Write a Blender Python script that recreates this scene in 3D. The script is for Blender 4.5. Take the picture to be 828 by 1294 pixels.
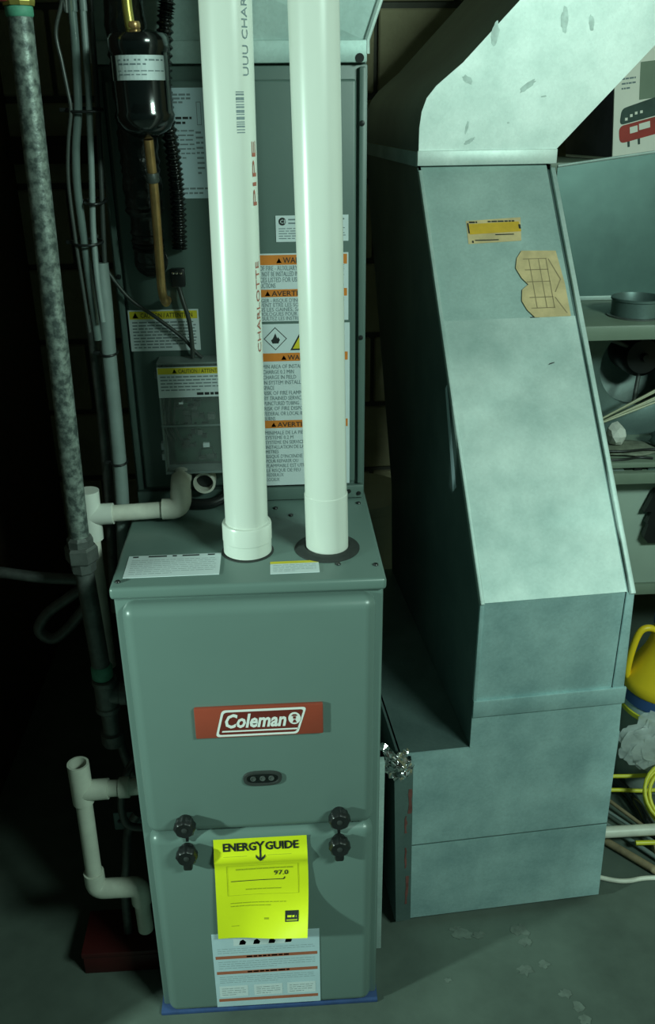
import bpy, bmesh, math, random
from mathutils import Vector, Matrix
random.seed(11)
for o in list(bpy.data.objects): bpy.data.objects.remove(o, do_unlink=True)
scene = bpy.context.scene
COL = scene.collection

# ------------------------------------------------------------------ camera
def basis(yaw, pitch, roll):
    cy, sy, cp, sp = math.cos(yaw), math.sin(yaw), math.cos(pitch), math.sin(pitch)
    f = Vector((sy*cp, cy*cp, -sp)); r = Vector((cy, -sy, 0)); d = f.cross(r)
    r2 = r*math.cos(roll)+d*math.sin(roll); d2 = -r*math.sin(roll)+d*math.cos(roll)
    return r2, d2, f
cr, cd, cf = basis(0.058, 0.427, 0.010)
cam = bpy.data.cameras.new('camera'); camo = bpy.data.objects.new('camera', cam); COL.objects.link(camo)
camo.matrix_world = Matrix(((cr.x, -cd.x, -cf.x, 0.230), (cr.y, -cd.y, -cf.y, -1.063), (cr.z, -cd.z, -cf.z, 1.420), (0, 0, 0, 1)))
cam.sensor_width = 36.0; cam.lens = 1123.0/1294.0*36.0; cam.clip_start = 0.02; cam.clip_end = 60
scene.camera = camo

# ------------------------------------------------------------------ world, lamps, exposure
world = bpy.data.worlds.new('dim_room'); scene.world = world; world.use_nodes = True
bg = world.node_tree.nodes['Background']; bg.inputs[0].default_value = (0.45, 1.0, 0.80, 1); bg.inputs[1].default_value = 0.040
TINT = (0.70, 1.0, 0.86)
def area(name, loc, target, size, power, size_y=None, col=TINT):
    l = bpy.data.lights.new(name, 'AREA'); l.energy = power; l.color = col; l.size = size
    if size_y: l.shape = 'RECTANGLE'; l.size_y = size_y
    o = bpy.data.objects.new(name, l); COL.objects.link(o); o.location = loc
    o.rotation_euler = (Vector(target)-Vector(loc)).to_track_quat('-Z', 'Y').to_euler(); return o
area('lamp_ceiling_tube', (1.50, -1.40, 2.05), (0.5, 0.4, 0.8), 0.60, 36, 0.22)
area('lamp_side_bulb', (-1.45, -0.80, 1.12), (0.25, 0.0, 0.7), 0.09, 34)
scene.view_settings.view_transform = 'Standard'; scene.view_settings.look = 'None'
scene.view_settings.exposure = 0.0; scene.view_settings.gamma = 1.0; scene.view_settings.use_curve_mapping = False

# ------------------------------------------------------------------ materials
MATS = {}
def mat(name, col, rough=0.5, metal=0.0, var=0.0, vscale=9.0, col2=None, bump=0.0, bscale=80.0, spec=0.5, lo=0.35, hi=0.65,
        spangle=0.0, alpha=1.0, trans=0.0, coat=0.0, stretch=None):
    if name in MATS: return MATS[name]
    m = bpy.data.materials.new(name); m.use_nodes = True; nt = m.node_tree; N = nt.nodes; L = nt.links
    b = N['Principled BSDF']
    b.inputs['Roughness'].default_value = rough; b.inputs['Metallic'].default_value = metal
    b.inputs['Specular IOR Level'].default_value = spec; b.inputs['Coat Weight'].default_value = coat
    b.inputs['Alpha'].default_value = alpha; b.inputs['Transmission Weight'].default_value = trans
    tc = N.new('ShaderNodeTexCoord'); src = tc.outputs['Object']
    if stretch:
        mp = N.new('ShaderNodeMapping'); mp.inputs['Scale'].default_value = stretch; L.new(src, mp.inputs['Vector']); src = mp.outputs['Vector']
    if col2 is None: col2 = tuple(c*(1-var) for c in col)
    nz = N.new('ShaderNodeTexNoise'); nz.inputs['Scale'].default_value = vscale; nz.inputs['Detail'].default_value = 6; nz.inputs['Roughness'].default_value = 0.6
    L.new(src, nz.inputs['Vector'])
    cr_ = N.new('ShaderNodeValToRGB'); cr_.color_ramp.elements[0].position = lo; cr_.color_ramp.elements[1].position = hi
    cr_.color_ramp.elements[0].color = (*col2, 1); cr_.color_ramp.elements[1].color = (*col, 1)
    L.new(nz.outputs['Fac'], cr_.inputs['Fac']); out = cr_.outputs['Color']
    if spangle:
        vo = N.new('ShaderNodeTexVoronoi'); vo.inputs['Scale'].default_value = 260; L.new(src, vo.inputs['Vector'])
        hs = N.new('ShaderNodeSeparateColor'); L.new(vo.outputs['Color'], hs.inputs[0])
        mr = N.new('ShaderNodeMapRange'); mr.inputs['To Min'].default_value = 1-spangle; mr.inputs['To Max'].default_value = 1+spangle*0.6
        L.new(hs.outputs[0], mr.inputs['Value'])
        mx = N.new('ShaderNodeVectorMath'); mx.operation = 'SCALE'; L.new(out, mx.inputs[0]); L.new(mr.outputs[0], mx.inputs['Scale']); out = mx.outputs[0]
    L.new(out, b.inputs['Base Color'])
    if bump:
        n2 = N.new('ShaderNodeTexNoise'); n2.inputs['Scale'].default_value = bscale; n2.inputs['Detail'].default_value = 4; L.new(src, n2.inputs['Vector'])
        bp = N.new('ShaderNodeBump'); bp.inputs['Strength'].default_value = bump; bp.inputs['Distance'].default_value = 0.004
        L.new(n2.outputs['Fac'], bp.inputs['Height']); L.new(bp.outputs['Normal'], b.inputs['Normal'])
    MATS[name] = m; return m
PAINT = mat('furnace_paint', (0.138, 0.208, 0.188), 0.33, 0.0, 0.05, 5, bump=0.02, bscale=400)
PAINT_SHADED = mat('furnace_paint_shaded', (0.098, 0.150, 0.134), 0.42, 0.0, 0.08, 6, bump=0.02, bscale=300)  # furnace paint darkened, the coil cabinet's shade is put into the colour
GALV = mat('galvanized', (0.46, 0.59, 0.56), 0.54, 0.32, 0.0, 7, col2=(0.33, 0.45, 0.43), spangle=0.05, bump=0.05, bscale=10)
GALV_B = mat('galvanized_bluish', (0.42, 0.60, 0.60), 0.52, 0.32, 0.0, 9, col2=(0.27, 0.42, 0.43), spangle=0.06, bump=0.05, bscale=10)
GALV_L = mat('galvanized_bright', (0.56, 0.66, 0.63), 0.55, 0.28, 0.0, 5.5, col2=(0.31, 0.42, 0.40), lo=0.32, hi=0.62, spangle=0.04, bump=0.05, bscale=9)  # stronger cloudy contrast stands in for soft shadow bands on the slope
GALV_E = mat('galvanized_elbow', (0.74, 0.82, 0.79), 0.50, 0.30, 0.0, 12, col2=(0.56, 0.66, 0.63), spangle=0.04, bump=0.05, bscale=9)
SHEET = mat('dull_sheet', (0.085, 0.165, 0.150), 0.40, 0.35, 0.0, 6, col2=(0.055, 0.115, 0.105), bump=0.08, bscale=8)
GALV_D = mat('galvanized_dull_shaded', (0.15, 0.22, 0.21), 0.45, 0.45, 0.0, 6, col2=(0.10, 0.155, 0.15), spangle=0.05, bump=0.05, bscale=12)
SMUDGE = mat('smudge', (0.50, 0.60, 0.57), 0.55, 0.4, 0.3, 60)
PVC = mat('white_pvc', (0.69, 0.72, 0.66), 0.30, 0, 0.05, 4, spec=0.5)
PVC_TRAP = mat('trap_pvc', (0.50, 0.53, 0.45), 0.45, 0, 0.25, 14)
PVC_OLD = mat('aged_pvc', (0.72, 0.72, 0.63), 0.42, 0, 0.22, 18)
STEEL_PIPE = mat('black_steel_pipe', (0.28, 0.33, 0.30), 0.45, 0.4, 0, 95, col2=(0.07, 0.09, 0.085), lo=0.40, hi=0.62, bump=0.15, bscale=200)
STEEL_DARK = mat('dark_iron', (0.16, 0.18, 0.17), 0.5, 0.5, 0.4, 40, bump=0.15, bscale=160)
BLACK = mat('black_plastic', (0.012, 0.014, 0.014), 0.35, 0, 0.2, 30)
BLACK_GLOSS = mat('black_gloss', (0.006, 0.008, 0.008), 0.16, 0, 0.2, 30, coat=0.4)
TAPE_BLACK = mat('black_tape_wrap', (0.010, 0.013, 0.012), 0.28, 0, 0.3, 60, bump=0.9, bscale=55)
RUBBER = mat('rubber', (0.03, 0.035, 0.033), 0.6, 0, 0.2, 60)
COPPER = mat('copper', (0.80, 0.48, 0.20), 0.30, 0.7, 0.35, 30)
BRASS = mat('brass', (0.60, 0.50, 0.13), 0.35, 0.7, 0.3, 30)
WHITE_LABEL = mat('label_white', (0.66, 0.74, 0.76), 0.5, 0, 0.06, 20)
PALE_LABEL = mat('label_pale_blue', (0.50, 0.64, 0.70), 0.5, 0, 0.08, 20)
INK = mat('ink_black', (0.015, 0.02, 0.02), 0.6, 0, 0.1, 30)
INK_GREY = mat('ink_grey', (0.20, 0.26, 0.28), 0.6, 0, 0.2, 30)
INK_RED = mat('ink_red', (0.42, 0.13, 0.09), 0.6, 0, 0.2, 30)
ORANGE = mat('label_orange', (0.70, 0.22, 0.03), 0.5, 0, 0.1, 30)
BROWN_BAND = mat('label_brown', (0.42, 0.13, 0.07), 0.5, 0, 0.1, 30)
YELLOW = mat('label_yellow', (0.72, 0.60, 0.03), 0.5, 0, 0.1, 20)
NEON = mat('neon_yellow_paper', (0.82, 0.90, 0.01), 0.6, 0, 0.04, 20)
OLIVE = mat('ink_olive', (0.42, 0.47, 0.01), 0.6, 0, 0.1, 30)
RED = mat('nameplate_red', (0.33, 0.060, 0.034), 0.33, 0, 0.06, 20)
RED_DARK = mat('nameplate_dark', (0.16, 0.025, 0.018), 0.4, 0, 0.06, 20)
WHITE = mat('white_enamel', (0.85, 0.85, 0.83), 0.35, 0, 0.03, 20)
TAN = mat('torn_paper', (0.70, 0.52, 0.28), 0.8, 0, 0.25, 30)
GOLD = mat('yellow_sticker', (0.72, 0.42, 0.03), 0.6, 0, 0.15, 40)
BLUE_PAD = mat('blue_foam', (0.03, 0.07, 0.20), 0.7, 0, 0.25, 40)
FOIL = mat('foil', (0.85, 0.85, 0.86), 0.14, 1.0, 0.1, 30)
RUST = mat('rust_red', (0.20, 0.07, 0.06), 0.7, 0, 0.4, 60)
BOARD = mat('circuit_board', (0.022, 0.065, 0.042), 0.45, 0, 0.4, 60)
CLEAR = mat('clear_plastic', (0.75, 0.9, 0.85), 0.12, 0, 0.02, 10, alpha=0.07)
GREY_JACKET = mat('grey_jacket', (0.20, 0.25, 0.24), 0.4, 0, 0.15, 30)
CLEAR_TUBE = mat('vinyl_tube', (0.12, 0.16, 0.15), 0.18, 0, 0.2, 30, coat=0.5)
DARK_WIRE = mat('dark_wire', (0.05, 0.06, 0.055), 0.35, 0, 0.2, 30)
SHELF = mat('shelf_enamel', (0.22, 0.28, 0.215), 0.4, 0, 0.12, 10)
CARTON = mat('carton_white', (0.86, 0.84, 0.76), 0.6, 0, 0.06, 10)
CARTON_DARK = mat('carton_dark', (0.05, 0.05, 0.06), 0.6, 0, 0.5, 14)
GREY_TUB = mat('grey_tub', (0.40, 0.50, 0.43), 0.5, 0, 0.08, 6)
PRINT_GREEN = mat('print_dark_green', (0.05, 0.09, 0.08), 0.6, 0, 0.3, 40)
PRINT_RED = mat('print_red', (0.46, 0.06, 0.05), 0.5, 0, 0.25, 20)
JUG_YELLOW = mat('jug_yellow', (0.95, 0.66, 0.02), 0.4, 0, 0.08, 10)
CAP_BLUE = mat('cap_blue', (0.05, 0.12, 0.34), 0.4, 0, 0.1, 20)
JAR = mat('jar_clear', (0.42, 0.50, 0.47), 0.2, 0, 0.2, 20, alpha=0.55)
BAG = mat('plastic_bag', (0.75, 0.84, 0.84), 0.22, 0, 0.3, 14, alpha=0.5, bump=0.7, bscale=24)
YELLOW_WIRE = mat('yellow_wire', (0.72, 0.68, 0.05), 0.4, 0, 0.1, 20)
STICK = mat('stick_wood', (0.28, 0.22, 0.13), 0.7, 0, 0.4, 30)
ROD = mat('pale_rod', (0.42, 0.42, 0.26), 0.4, 0, 0.2, 30)
CONCRETE = mat('concrete', (0.100, 0.135, 0.112), 0.78, 0, 0, 4.5, col2=(0.050, 0.070, 0.058), lo=0.3, hi=0.7, bump=0.15, bscale=60)
SPLAT = mat('plaster_splat', (0.135, 0.170, 0.145), 0.85, 0, 0.35, 60)
BLOCK = mat('block_beige', (0.40, 0.36, 0.22), 0.85, 0, 0.25, 8, bump=0.3, bscale=120)
MORTAR = mat('mortar', (0.10, 0.10, 0.08), 0.9, 0, 0.2, 20)
WOOD_DARK = mat('dark_wood', (0.05, 0.032, 0.018), 0.75, 0, 0.4, 8, stretch=(1, 8, 8))
CREAM = mat('cream_plastic', (0.62, 0.62, 0.48), 0.5, 0, 0.1, 10)
RED_BOX = mat('red_box', (0.05, 0.004, 0.004), 0.5, 0, 0.2, 12)
GREEN_DOPE = mat('green_sealant', (0.10, 0.36, 0.24), 0.6, 0, 0.3, 60)
CLOTH = mat('grey_rag', (0.26, 0.29, 0.22), 0.85, 0, 0.4, 40, bump=0.6, bscale=60)
PAPER = mat('crumpled_paper', (0.70, 0.72, 0.66), 0.8, 0, 0.1, 30)

# ------------------------------------------------------------------ mesh builder
class MB:
    def __init__(s): s.v = []; s.f = []
    def add(s, v, f):
        n = len(s.v); s.v += [Vector(p) for p in v]; s.f += [tuple(i+n for i in q) for q in f]; return s
    def box(s, x0, x1, y0, y1, z0, z1):
        return s.add([(x0,y0,z0),(x1,y0,z0),(x1,y1,z0),(x0,y1,z0),(x0,y0,z1),(x1,y0,z1),(x1,y1,z1),(x0,y1,z1)],
                     [(0,3,2,1),(4,5,6,7),(0,1,5,4),(1,2,6,5),(2,3,7,6),(3,0,4,7)])
    def prism(s, poly, fn, d0, d1):
        n = len(poly)
        area2 = sum(poly[i][0]*poly[(i+1) % n][1]-poly[(i+1) % n][0]*poly[i][1] for i in range(n))
        if area2 < 0: poly = poly[::-1]
        v = [fn(a, b, d0) for a, b in poly]+[fn(a, b, d1) for a, b in poly]
        f = [tuple(range(n-1, -1, -1)), tuple(range(n, 2*n))]+[(i, (i+1) % n, n+(i+1) % n, n+i) for i in range(n)]
        return s.add(v, f)
    def tube(s, path, r, n=10, caps=True, smooth=0):
        P = [Vector(p) for p in path]
        if smooth: P, r = spline(P, r, smooth)
        m = len(P); R = r if isinstance(r, (list, tuple)) else [r]*m
        T = [(P[min(i+1, m-1)]-P[max(i-1, 0)]).normalized() for i in range(m)]
        a = Vector((0, 0, 1)) if abs(T[0].z) < 0.9 else Vector((1, 0, 0))
        u = T[0].cross(a).normalized(); v = []; f = []
        for i in range(m):
            u = (u-T[i]*u.dot(T[i])).normalized(); w = T[i].cross(u)
            for k in range(n):
                t = 2*math.pi*k/n; v.append(P[i]+(u*math.cos(t)+w*math.sin(t))*R[i])
        for i in range(m-1):
            for k in range(n): f.append((i*n+k, i*n+(k+1) % n, (i+1)*n+(k+1) % n, (i+1)*n+k))
        if caps: f += [tuple(range(n-1, -1, -1)), tuple(range((m-1)*n, m*n))]
        return s.add(v, f)
    def cyl(s, a, b, r, n=20, r2=None): return s.tube([a, b], [r, r if r2 is None else r2], n)
    def lathe(s, prof, o, axis=(0, 0, 1), n=24):
        ax = Vector(axis).normalized(); a = Vector((1, 0, 0)) if abs(ax.x) < 0.9 else Vector((0, 1, 0))
        u = (a-ax*a.dot(ax)).normalized(); w = ax.cross(u); o = Vector(o); v = []; f = []
        for r, h in prof:
            for k in range(n):
                t = 2*math.pi*k/n; v.append(o+ax*h+(u*math.cos(t)+w*math.sin(t))*max(r, 1e-5))
        m = len(prof)
        for i in range(m-1):
            for k in range(n): f.append((i*n+k, i*n+(k+1) % n, (i+1)*n+(k+1) % n, (i+1)*n+k))
        f += [tuple(range(n-1, -1, -1)), tuple(range((m-1)*n, m*n))]
        return s.add(v, f)
def spline(P, r, k):
    R = r if isinstance(r, (list, tuple)) else [r]*len(P); Q = []; S = []; m = len(P)
    for i in range(m-1):
        p0, p1, p2, p3 = P[max(i-1, 0)], P[i], P[i+1], P[min(i+2, m-1)]
        for j in range(k):
            t = j/k; Q.append(0.5*((2*p1)+(p2-p0)*t+(2*p0-5*p1+4*p2-p3)*t*t+(3*p1-p0-3*p2+p3)*t**3)); S.append(R[i]*(1-t)+R[i+1]*t)
    Q.append(P[-1]); S.append(R[-1]); return Q, S

FR = {}   # root -> inverse frame
def tag(o, label=None, cat=None, group=None, kind=None):
    if label: o['label'] = label
    if cat: o['category'] = cat
    if group: o['group'] = group
    if kind: o['kind'] = kind
    return o
def thing(name, label, cat, loc, rotz=0.0, group=None):
    o = bpy.data.objects.new(name, None); COL.objects.link(o); o.empty_display_size = 0.05
    o.location = loc; o.rotation_euler = (0, 0, rotz); FR[o.name] = (Matrix.Translation(Vector(loc)) @ Matrix.Rotation(rotz, 4, 'Z')).inverted()
    return tag(o, label, cat, group)
def build(mb, name, m, parent=None, smooth=0, bevel=0.0, seg=2, local=False, label=None):
    V = mb.v; loc = None
    if parent is not None:
        FR_ = FR[parent.name] if parent.name in FR else None
        if not local and FR_ is not None: V = [FR_ @ v for v in V]
    else:
        xs = [v.x for v in V]; ys = [v.y for v in V]; zs = [v.z for v in V]
        loc = Vector(((min(xs)+max(xs))/2, (min(ys)+max(ys))/2, min(zs))); V = [v-loc for v in V]
    me = bpy.data.meshes.new(name); me.from_pydata([tuple(v) for v in V], [], mb.f); me.update()
    bm = bmesh.new(); bm.from_mesh(me); bmesh.ops.recalc_face_normals(bm, faces=bm.faces)
    if bevel:
        bm.normal_update()
        ed = [e for e in bm.edges if e.is_manifold and e.calc_face_angle(0) > 0.5]
        bmesh.ops.bevel(bm, geom=ed, offset=bevel, segments=seg, profile=0.5, affect='EDGES')
    bm.to_mesh(me); bm.free()
    if smooth or bevel:
        for p in me.polygons: p.use_smooth = True
        me.set_sharp_from_angle(angle=math.radians(smooth or 35))
    me.materials.append(m)
    o = bpy.data.objects.new(name, me); COL.objects.link(o)
    if parent is not None:
        o.parent = parent; FR[o.name] = FR.get(parent.name)
    else:
        o.location = loc; FR[o.name] = Matrix.Translation(loc).inverted()
    if label: o['label'] = label
    return o
def solo(mb, name, m, label, cat, group=None, smooth=0, bevel=0.0, seg=2):
    return tag(build(mb, name, m, None, smooth, bevel, seg), label, cat, group)
def structure(mb, name, m, parent=None, bevel=0.0):
    o = build(mb, name, m, parent, 0, bevel)
    if parent is None: o['kind'] = 'structure'
    return o
TXT = {}
def text_geo(s, size, shear=0.0, offset=0.0):
    k = (s, shear, offset)
    if k not in TXT:
        c = bpy.data.curves.new('lettering', 'FONT'); c.body = s; c.size = 1.0; c.shear = shear; c.offset = offset; c.resolution_u = 2
        o = bpy.data.objects.new('lettering', c); COL.objects.link(o)
        dg = bpy.context.evaluated_depsgraph_get(); dg.update(); e = o.evaluated_get(dg); me = e.to_mesh()
        TXT[k] = ([tuple(v.co) for v in me.vertices], [tuple(p.vertices) for p in me.polygons]); e.to_mesh_clear()
        bpy.data.objects.remove(o, do_unlink=True); bpy.data.curves.remove(c)
    v, f = TXT[k]; return [(x*size, y*size) for x, y, z in v], f
def twidth(s, size, shear=0.0, offset=0.0):
    v, f = text_geo(s, size, shear, offset); return max(p[0] for p in v)
def frame(o, ex, ey):
    o, ex, ey = Vector(o), Vector(ex), Vector(ey); n = ex.cross(ey).normalized()
    return lambda a, b, h: o+ex*a+ey*b+n*h
class Marks:
    """flat printing on a sheet, one mesh per colour"""
    def __init__(s, fn, h): s.fn = fn; s.h = h; s.m = {}
    def g(s, m): return s.m.setdefault(m.name, (m, MB()))[1]
    def rect(s, m, a0, b0, a1, b1, n=1, lift=0.0):
        mb = s.g(m); h = s.h+lift
        for i in range(n):
            p, q = a0+(a1-a0)*i/n, a0+(a1-a0)*(i+1)/n
            mb.add([s.fn(p, b0, h), s.fn(q, b0, h), s.fn(q, b1, h), s.fn(p, b1, h)], [(0, 1, 2, 3)])
    def poly(s, m, pts, lift=0.0): s.g(m).add([s.fn(a, b, s.h+lift) for a, b in pts], [tuple(range(len(pts)))])
    def text(s, m, a, b, size, t, shear=0.0, offset=0.0, fit=None, lift=0.0002, sx=1.0):
        v, f = text_geo(t, size, shear, offset)
        if fit: sx = fit/max(p[0] for p in v)
        s.g(m).add([s.fn(a+x*sx, b+y, s.h+lift) for x, y in v], f)
    def para(s, m, a0, b0, a1, b1, lines, fill=0.5, last=0.6):
        dy = (b1-b0)/lines
        for i in range(lines):
            y1 = b1-i*dy-dy*(1-fill)/2; y0 = y1-dy*fill; x = a0; end = a1 if i < lines-1 else a0+(a1-a0)*last
            while x < end-0.002:
                w = min(random.uniform(0.004, 0.012), end-x); s.rect(m, x, y0, x+w, y1); x += w+0.0016
    def build(s, parent, name='lettering'):
        emit(s, parent, name, build)
def emit(s, parent, name, fnb, **k):
    for m, mb in s.m.values():
        if m in (ORANGE, BROWN_BAND, YELLOW, WHITE_LABEL):
            for f in mb.f: fnb(MB().add([mb.v[i] for i in f], [tuple(range(len(f)))]), 'printed_band', m, parent, **k)
        else:
            o = fnb(mb, name, m, parent, **k)
            if m in (INK_GREY, OLIVE, INK): o['kind'] = 'stuff'
def sheet(name, parent, fn, w, h, m, t=0.0008, nx=1, ny=1, label=None):
    mb = MB(); v = []; f = []
    for hh in (0, t):
        for j in range(ny+1):
            for i in range(nx+1): v.append(fn(w*i/nx, h*j/ny, hh))
    S = (nx+1)*(ny+1)
    for j in range(ny):
        for i in range(nx):
            a = j*(nx+1)+i; f.append((a, a+nx+1, a+nx+2, a+1)); f.append((S+a, S+a+1, S+a+nx+2, S+a+nx+1))
    rim = [i for i in range(nx+1)]+[(j+1)*(nx+1)-1 for j in range(1, ny+1)]+[ny*(nx+1)+i for i in range(nx-1, -1, -1)]+[j*(nx+1) for j in range(ny-1, 0, -1)]
    for k in range(len(rim)):
        a, b = rim[k], rim[(k+1) % len(rim)]; f.append((a, b, S+b, S+a))
    mb.add(v, f); return build(mb, name, m, parent, smooth=40, label=label)

# ================================================================== THE SETTING
fl = structure(MB().box(-1.9, 2.4, -2.6, 1.5, -0.06, 0.0), 'floor', CONCRETE)
def splat(cx, cy, r, seed):
    rr = random.Random(seed); n = 16; mb = MB()
    pts = [(cx+r*rr.uniform(0.4, 1.1)*math.cos(2*math.pi*k/n)*1.3, cy+r*rr.uniform(0.4, 1.1)*math.sin(2*math.pi*k/n)) for k in range(n)]
    mb.add([(x, y, 0.0010) for x, y in pts]+[(x, y, 0.0) for x, y in pts]+[(cx, cy, 0.0012)], [(k, (k+1) % n, 2*n) for k in range(n)]+[(k, (k+1) % n, n+(k+1) % n, n+k) for k in range(n)])
    build(mb, 'plaster_splash', SPLAT, fl)
for i, (x, y, r) in enumerate([(0.545, 0.115, 0.016), (0.575, 0.11, 0.012), (0.535, 0.125, 0.01), (0.655, 0.115, 0.017), (0.66, 0.09, 0.013), (0.64, 0.03, 0.014),
                               (0.68, 0.04, 0.01), (0.70, -0.02, 0.012), (0.715, -0.045, 0.013), (0.72, -0.07, 0.012), (0.50, 0.02, 0.006)]): splat(x, y, r, i)
wb = structure(MB().box(-0.50, 2.4, 1.47, 1.55, 0, 2.16), 'wall_back', MORTAR)
bw, bh, g = 0.395, 0.195, 0.012
for r in range(11):
    z0 = r*(bh+g); x = -0.50-(bw+g)*(0.5 if r % 2 else 0)
    while x < 2.38:
        a, b = max(x, -0.495), min(x+bw, 2.395)
        if b-a > 0.05: build(MB().box(a, b, 1.455, 1.475, z0+0.004, min(z0+bh, 2.155)), 'concrete_block', BLOCK, wb, bevel=0.004, seg=1)
        x += bw+g
structure(MB().box(-0.50, -0.43, -0.22, 1.47, 0, 2.16), 'wall_left', WOOD_DARK)  # unseen front end reaches forward to block the side lamp
structure(MB().box(2.4, 2.48, -2.6, 1.55, 0, 2.16), 'wall_right', BLOCK)
structure(MB().box(-1.9, 2.4, -2.6, 1.55, 2.16, 2.22), 'ceiling', WOOD_DARK)
structure(MB().box(-0.43, 0.30, 1.415, 1.455, 1.295, 1.36), 'trim_1', WOOD_DARK)

# ================================================================== FURNACE
pad = solo(MB().box(-0.004, 0.370, -0.014, 0.72, 0.0, 0.008), 'foam_pad', BLUE_PAD, 'thin blue foam pad under the grey furnace', 'pad', bevel=0.002)
F = thing('furnace', 'grey-green upright gas furnace with two doors and red nameplate', 'furnace', (0.184, 0.37, 0.0085))
build(MB().box(0.0, 0.368, 0.0, 0.74, 0.0085, 0.822), 'cabinet', PAINT, F, bevel=0.004)
lid = build(MB().box(-0.003, 0.371, -0.010, 0.742, 0.820, 0.838), 'top_panel', PAINT, F, bevel=0.005, seg=3)
build(MB().box(0.011, 0.357, -0.022, 0.034, 0.413, 0.814), 'door', PAINT, F, bevel=0.017, seg=6, label='upper door with red nameplate')
build(MB().box(0.011, 0.357, -0.022, 0.034, 0.014, 0.411), 'door', PAINT, F, bevel=0.017, seg=6, label='lower door with yellow energy label')
def knob(x, z, tab, ang=0.0):
    mb = MB(); n = 32; Y0 = -0.022
    def ring(r, lob, y): return [(x+r*(1+lob*math.cos(8*2*math.pi*k/n))*math.cos(2*math.pi*k/n), y, z+r*(1+lob*math.cos(8*2*math.pi*k/n))*math.sin(2*math.pi*k/n)) for k in range(n)]
    rings = [ring(0.0105, 0, Y0+0.001), ring(0.0105, 0, Y0-0.006), ring(0.0155, 0.06, Y0-0.009), ring(0.016, 0.06, Y0-0.020), ring(0.013, 0.03, Y0-0.024), ring(0.004, 0, Y0-0.0225)]
    v = [p for R in rings for p in R]; f = []
    for i in range(len(rings)-1):
        for k in range(n): f.append((i*n+k, i*n+(k+1) % n, (i+1)*n+(k+1) % n, (i+1)*n+k))
    f += [tuple(range(n)), tuple(range((len(rings)-1)*n, len(rings)*n))]
    mb.add(v, f); o = build(mb, 'latch_knob', BLACK, F, smooth=45)
    if tab:
        mb = MB().box(x-0.007, x+0.007, Y0-0.018, Y0-0.001, z-0.030, z-0.010); build(mb, 'latch_tab', BLACK, o, bevel=0.003)
    else:
        mb = MB().box(x-0.0022, x+0.0022, Y0-0.004, Y0+0.004, z-0.040, z-0.014); build(mb, 'latch_pin', BLACK, o)
    mb = MB().lathe([(0.0001, 0), (0.0045, 0.0), (0.0045, 0.002), (0.002, 0.003)], (x, Y0-0.0215, z), (0, -1, 0), 12); build(mb, 'screw', RUBBER, o, smooth=40)
knob(0.071, 0.443, False); knob(0.303, 0.443, False); knob(0.070, 0.387, True); knob(0.303, 0.389, True)
# nameplate
NPX, NPZ, NPW, NPH = 0.098, 0.597, 0.183, 0.0525
plate = build(MB().box(NPX, NPX+NPW, -0.028, -0.021, NPZ, NPZ+NPH), 'nameplate', RED, F, bevel=0.002, label='red metal nameplate with white lettering')
fn = frame((NPX, -0.028, NPZ), (1, 0, 0), (0, 0, 1)); mk = Marks(fn, 0.0003)
def rpoly(pts, r, k=5):
    out = []; n = len(pts)
    for i in range(n):
        p = Vector(pts[i]).to_2d(); a = (Vector(pts[i-1]).to_2d()-p).normalized(); b = (Vector(pts[(i+1) % n]).to_2d()-p).normalized()
        s, e = p+a*r, p+b*r
        for j in range(k+1):
            t = j/k; out.append(tuple(s*(1-t)**2+p*2*t*(1-t)+e*t*t))
    return out
def frac(a, b): return (a*NPW, b*NPH)
outer = rpoly([frac(0.155, 0.05), frac(0.80, 0.05), frac(0.872, 0.93), frac(0.215, 0.93)], 0.006)
mk.poly(WHITE, outer)
inner = rpoly([frac(0.177, 0.12), frac(0.787, 0.12), frac(0.848, 0.86), frac(0.230, 0.86)], 0.005)
mk.poly(RED_DARK, inner, 0.0003)
mk.poly(WHITE, [frac(0.205, 0.205), frac(0.795, 0.205), frac(0.80, 0.255), frac(0.21, 0.255)], 0.0006)
mk.text(WHITE, 0.222*NPW, 0.355*NPH, 0.0325, 'Coleman', shear=0.25, offset=0.032, fit=0.49*NPW, lift=0.0007)
dc = (0.775*NPW, 0.58*NPH)
mk.poly(WHITE, [(dc[0]+0.0088*math.cos(t*math.pi/12), dc[1]+0.0105*math.sin(t*math.pi/12)) for t in range(24)], 0.0007)
mk.poly(RED_DARK, [(dc[0]-0.0030, dc[1]-0.0075), (dc[0]+0.0030, dc[1]-0.0075), (dc[0]+0.0010, dc[1]-0.0022), (dc[0]-0.0010, dc[1]-0.0022)], 0.0010)
mk.poly(RED_DARK, [(dc[0]-0.0018, dc[1]-0.0010), (dc[0]+0.0018, dc[1]-0.0010), (dc[0]+0.0022, dc[1]+0.0035), (dc[0]-0.0022, dc[1]+0.0035)], 0.0010)
mk.poly(RED_DARK, [(dc[0]-0.0048, dc[1]+0.0040), (dc[0]+0.0048, dc[1]+0.0040), (dc[0]+0.0020, dc[1]+0.0072), (dc[0]-0.0020, dc[1]+0.0072)], 0.0010)
mk.build(plate)
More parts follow.
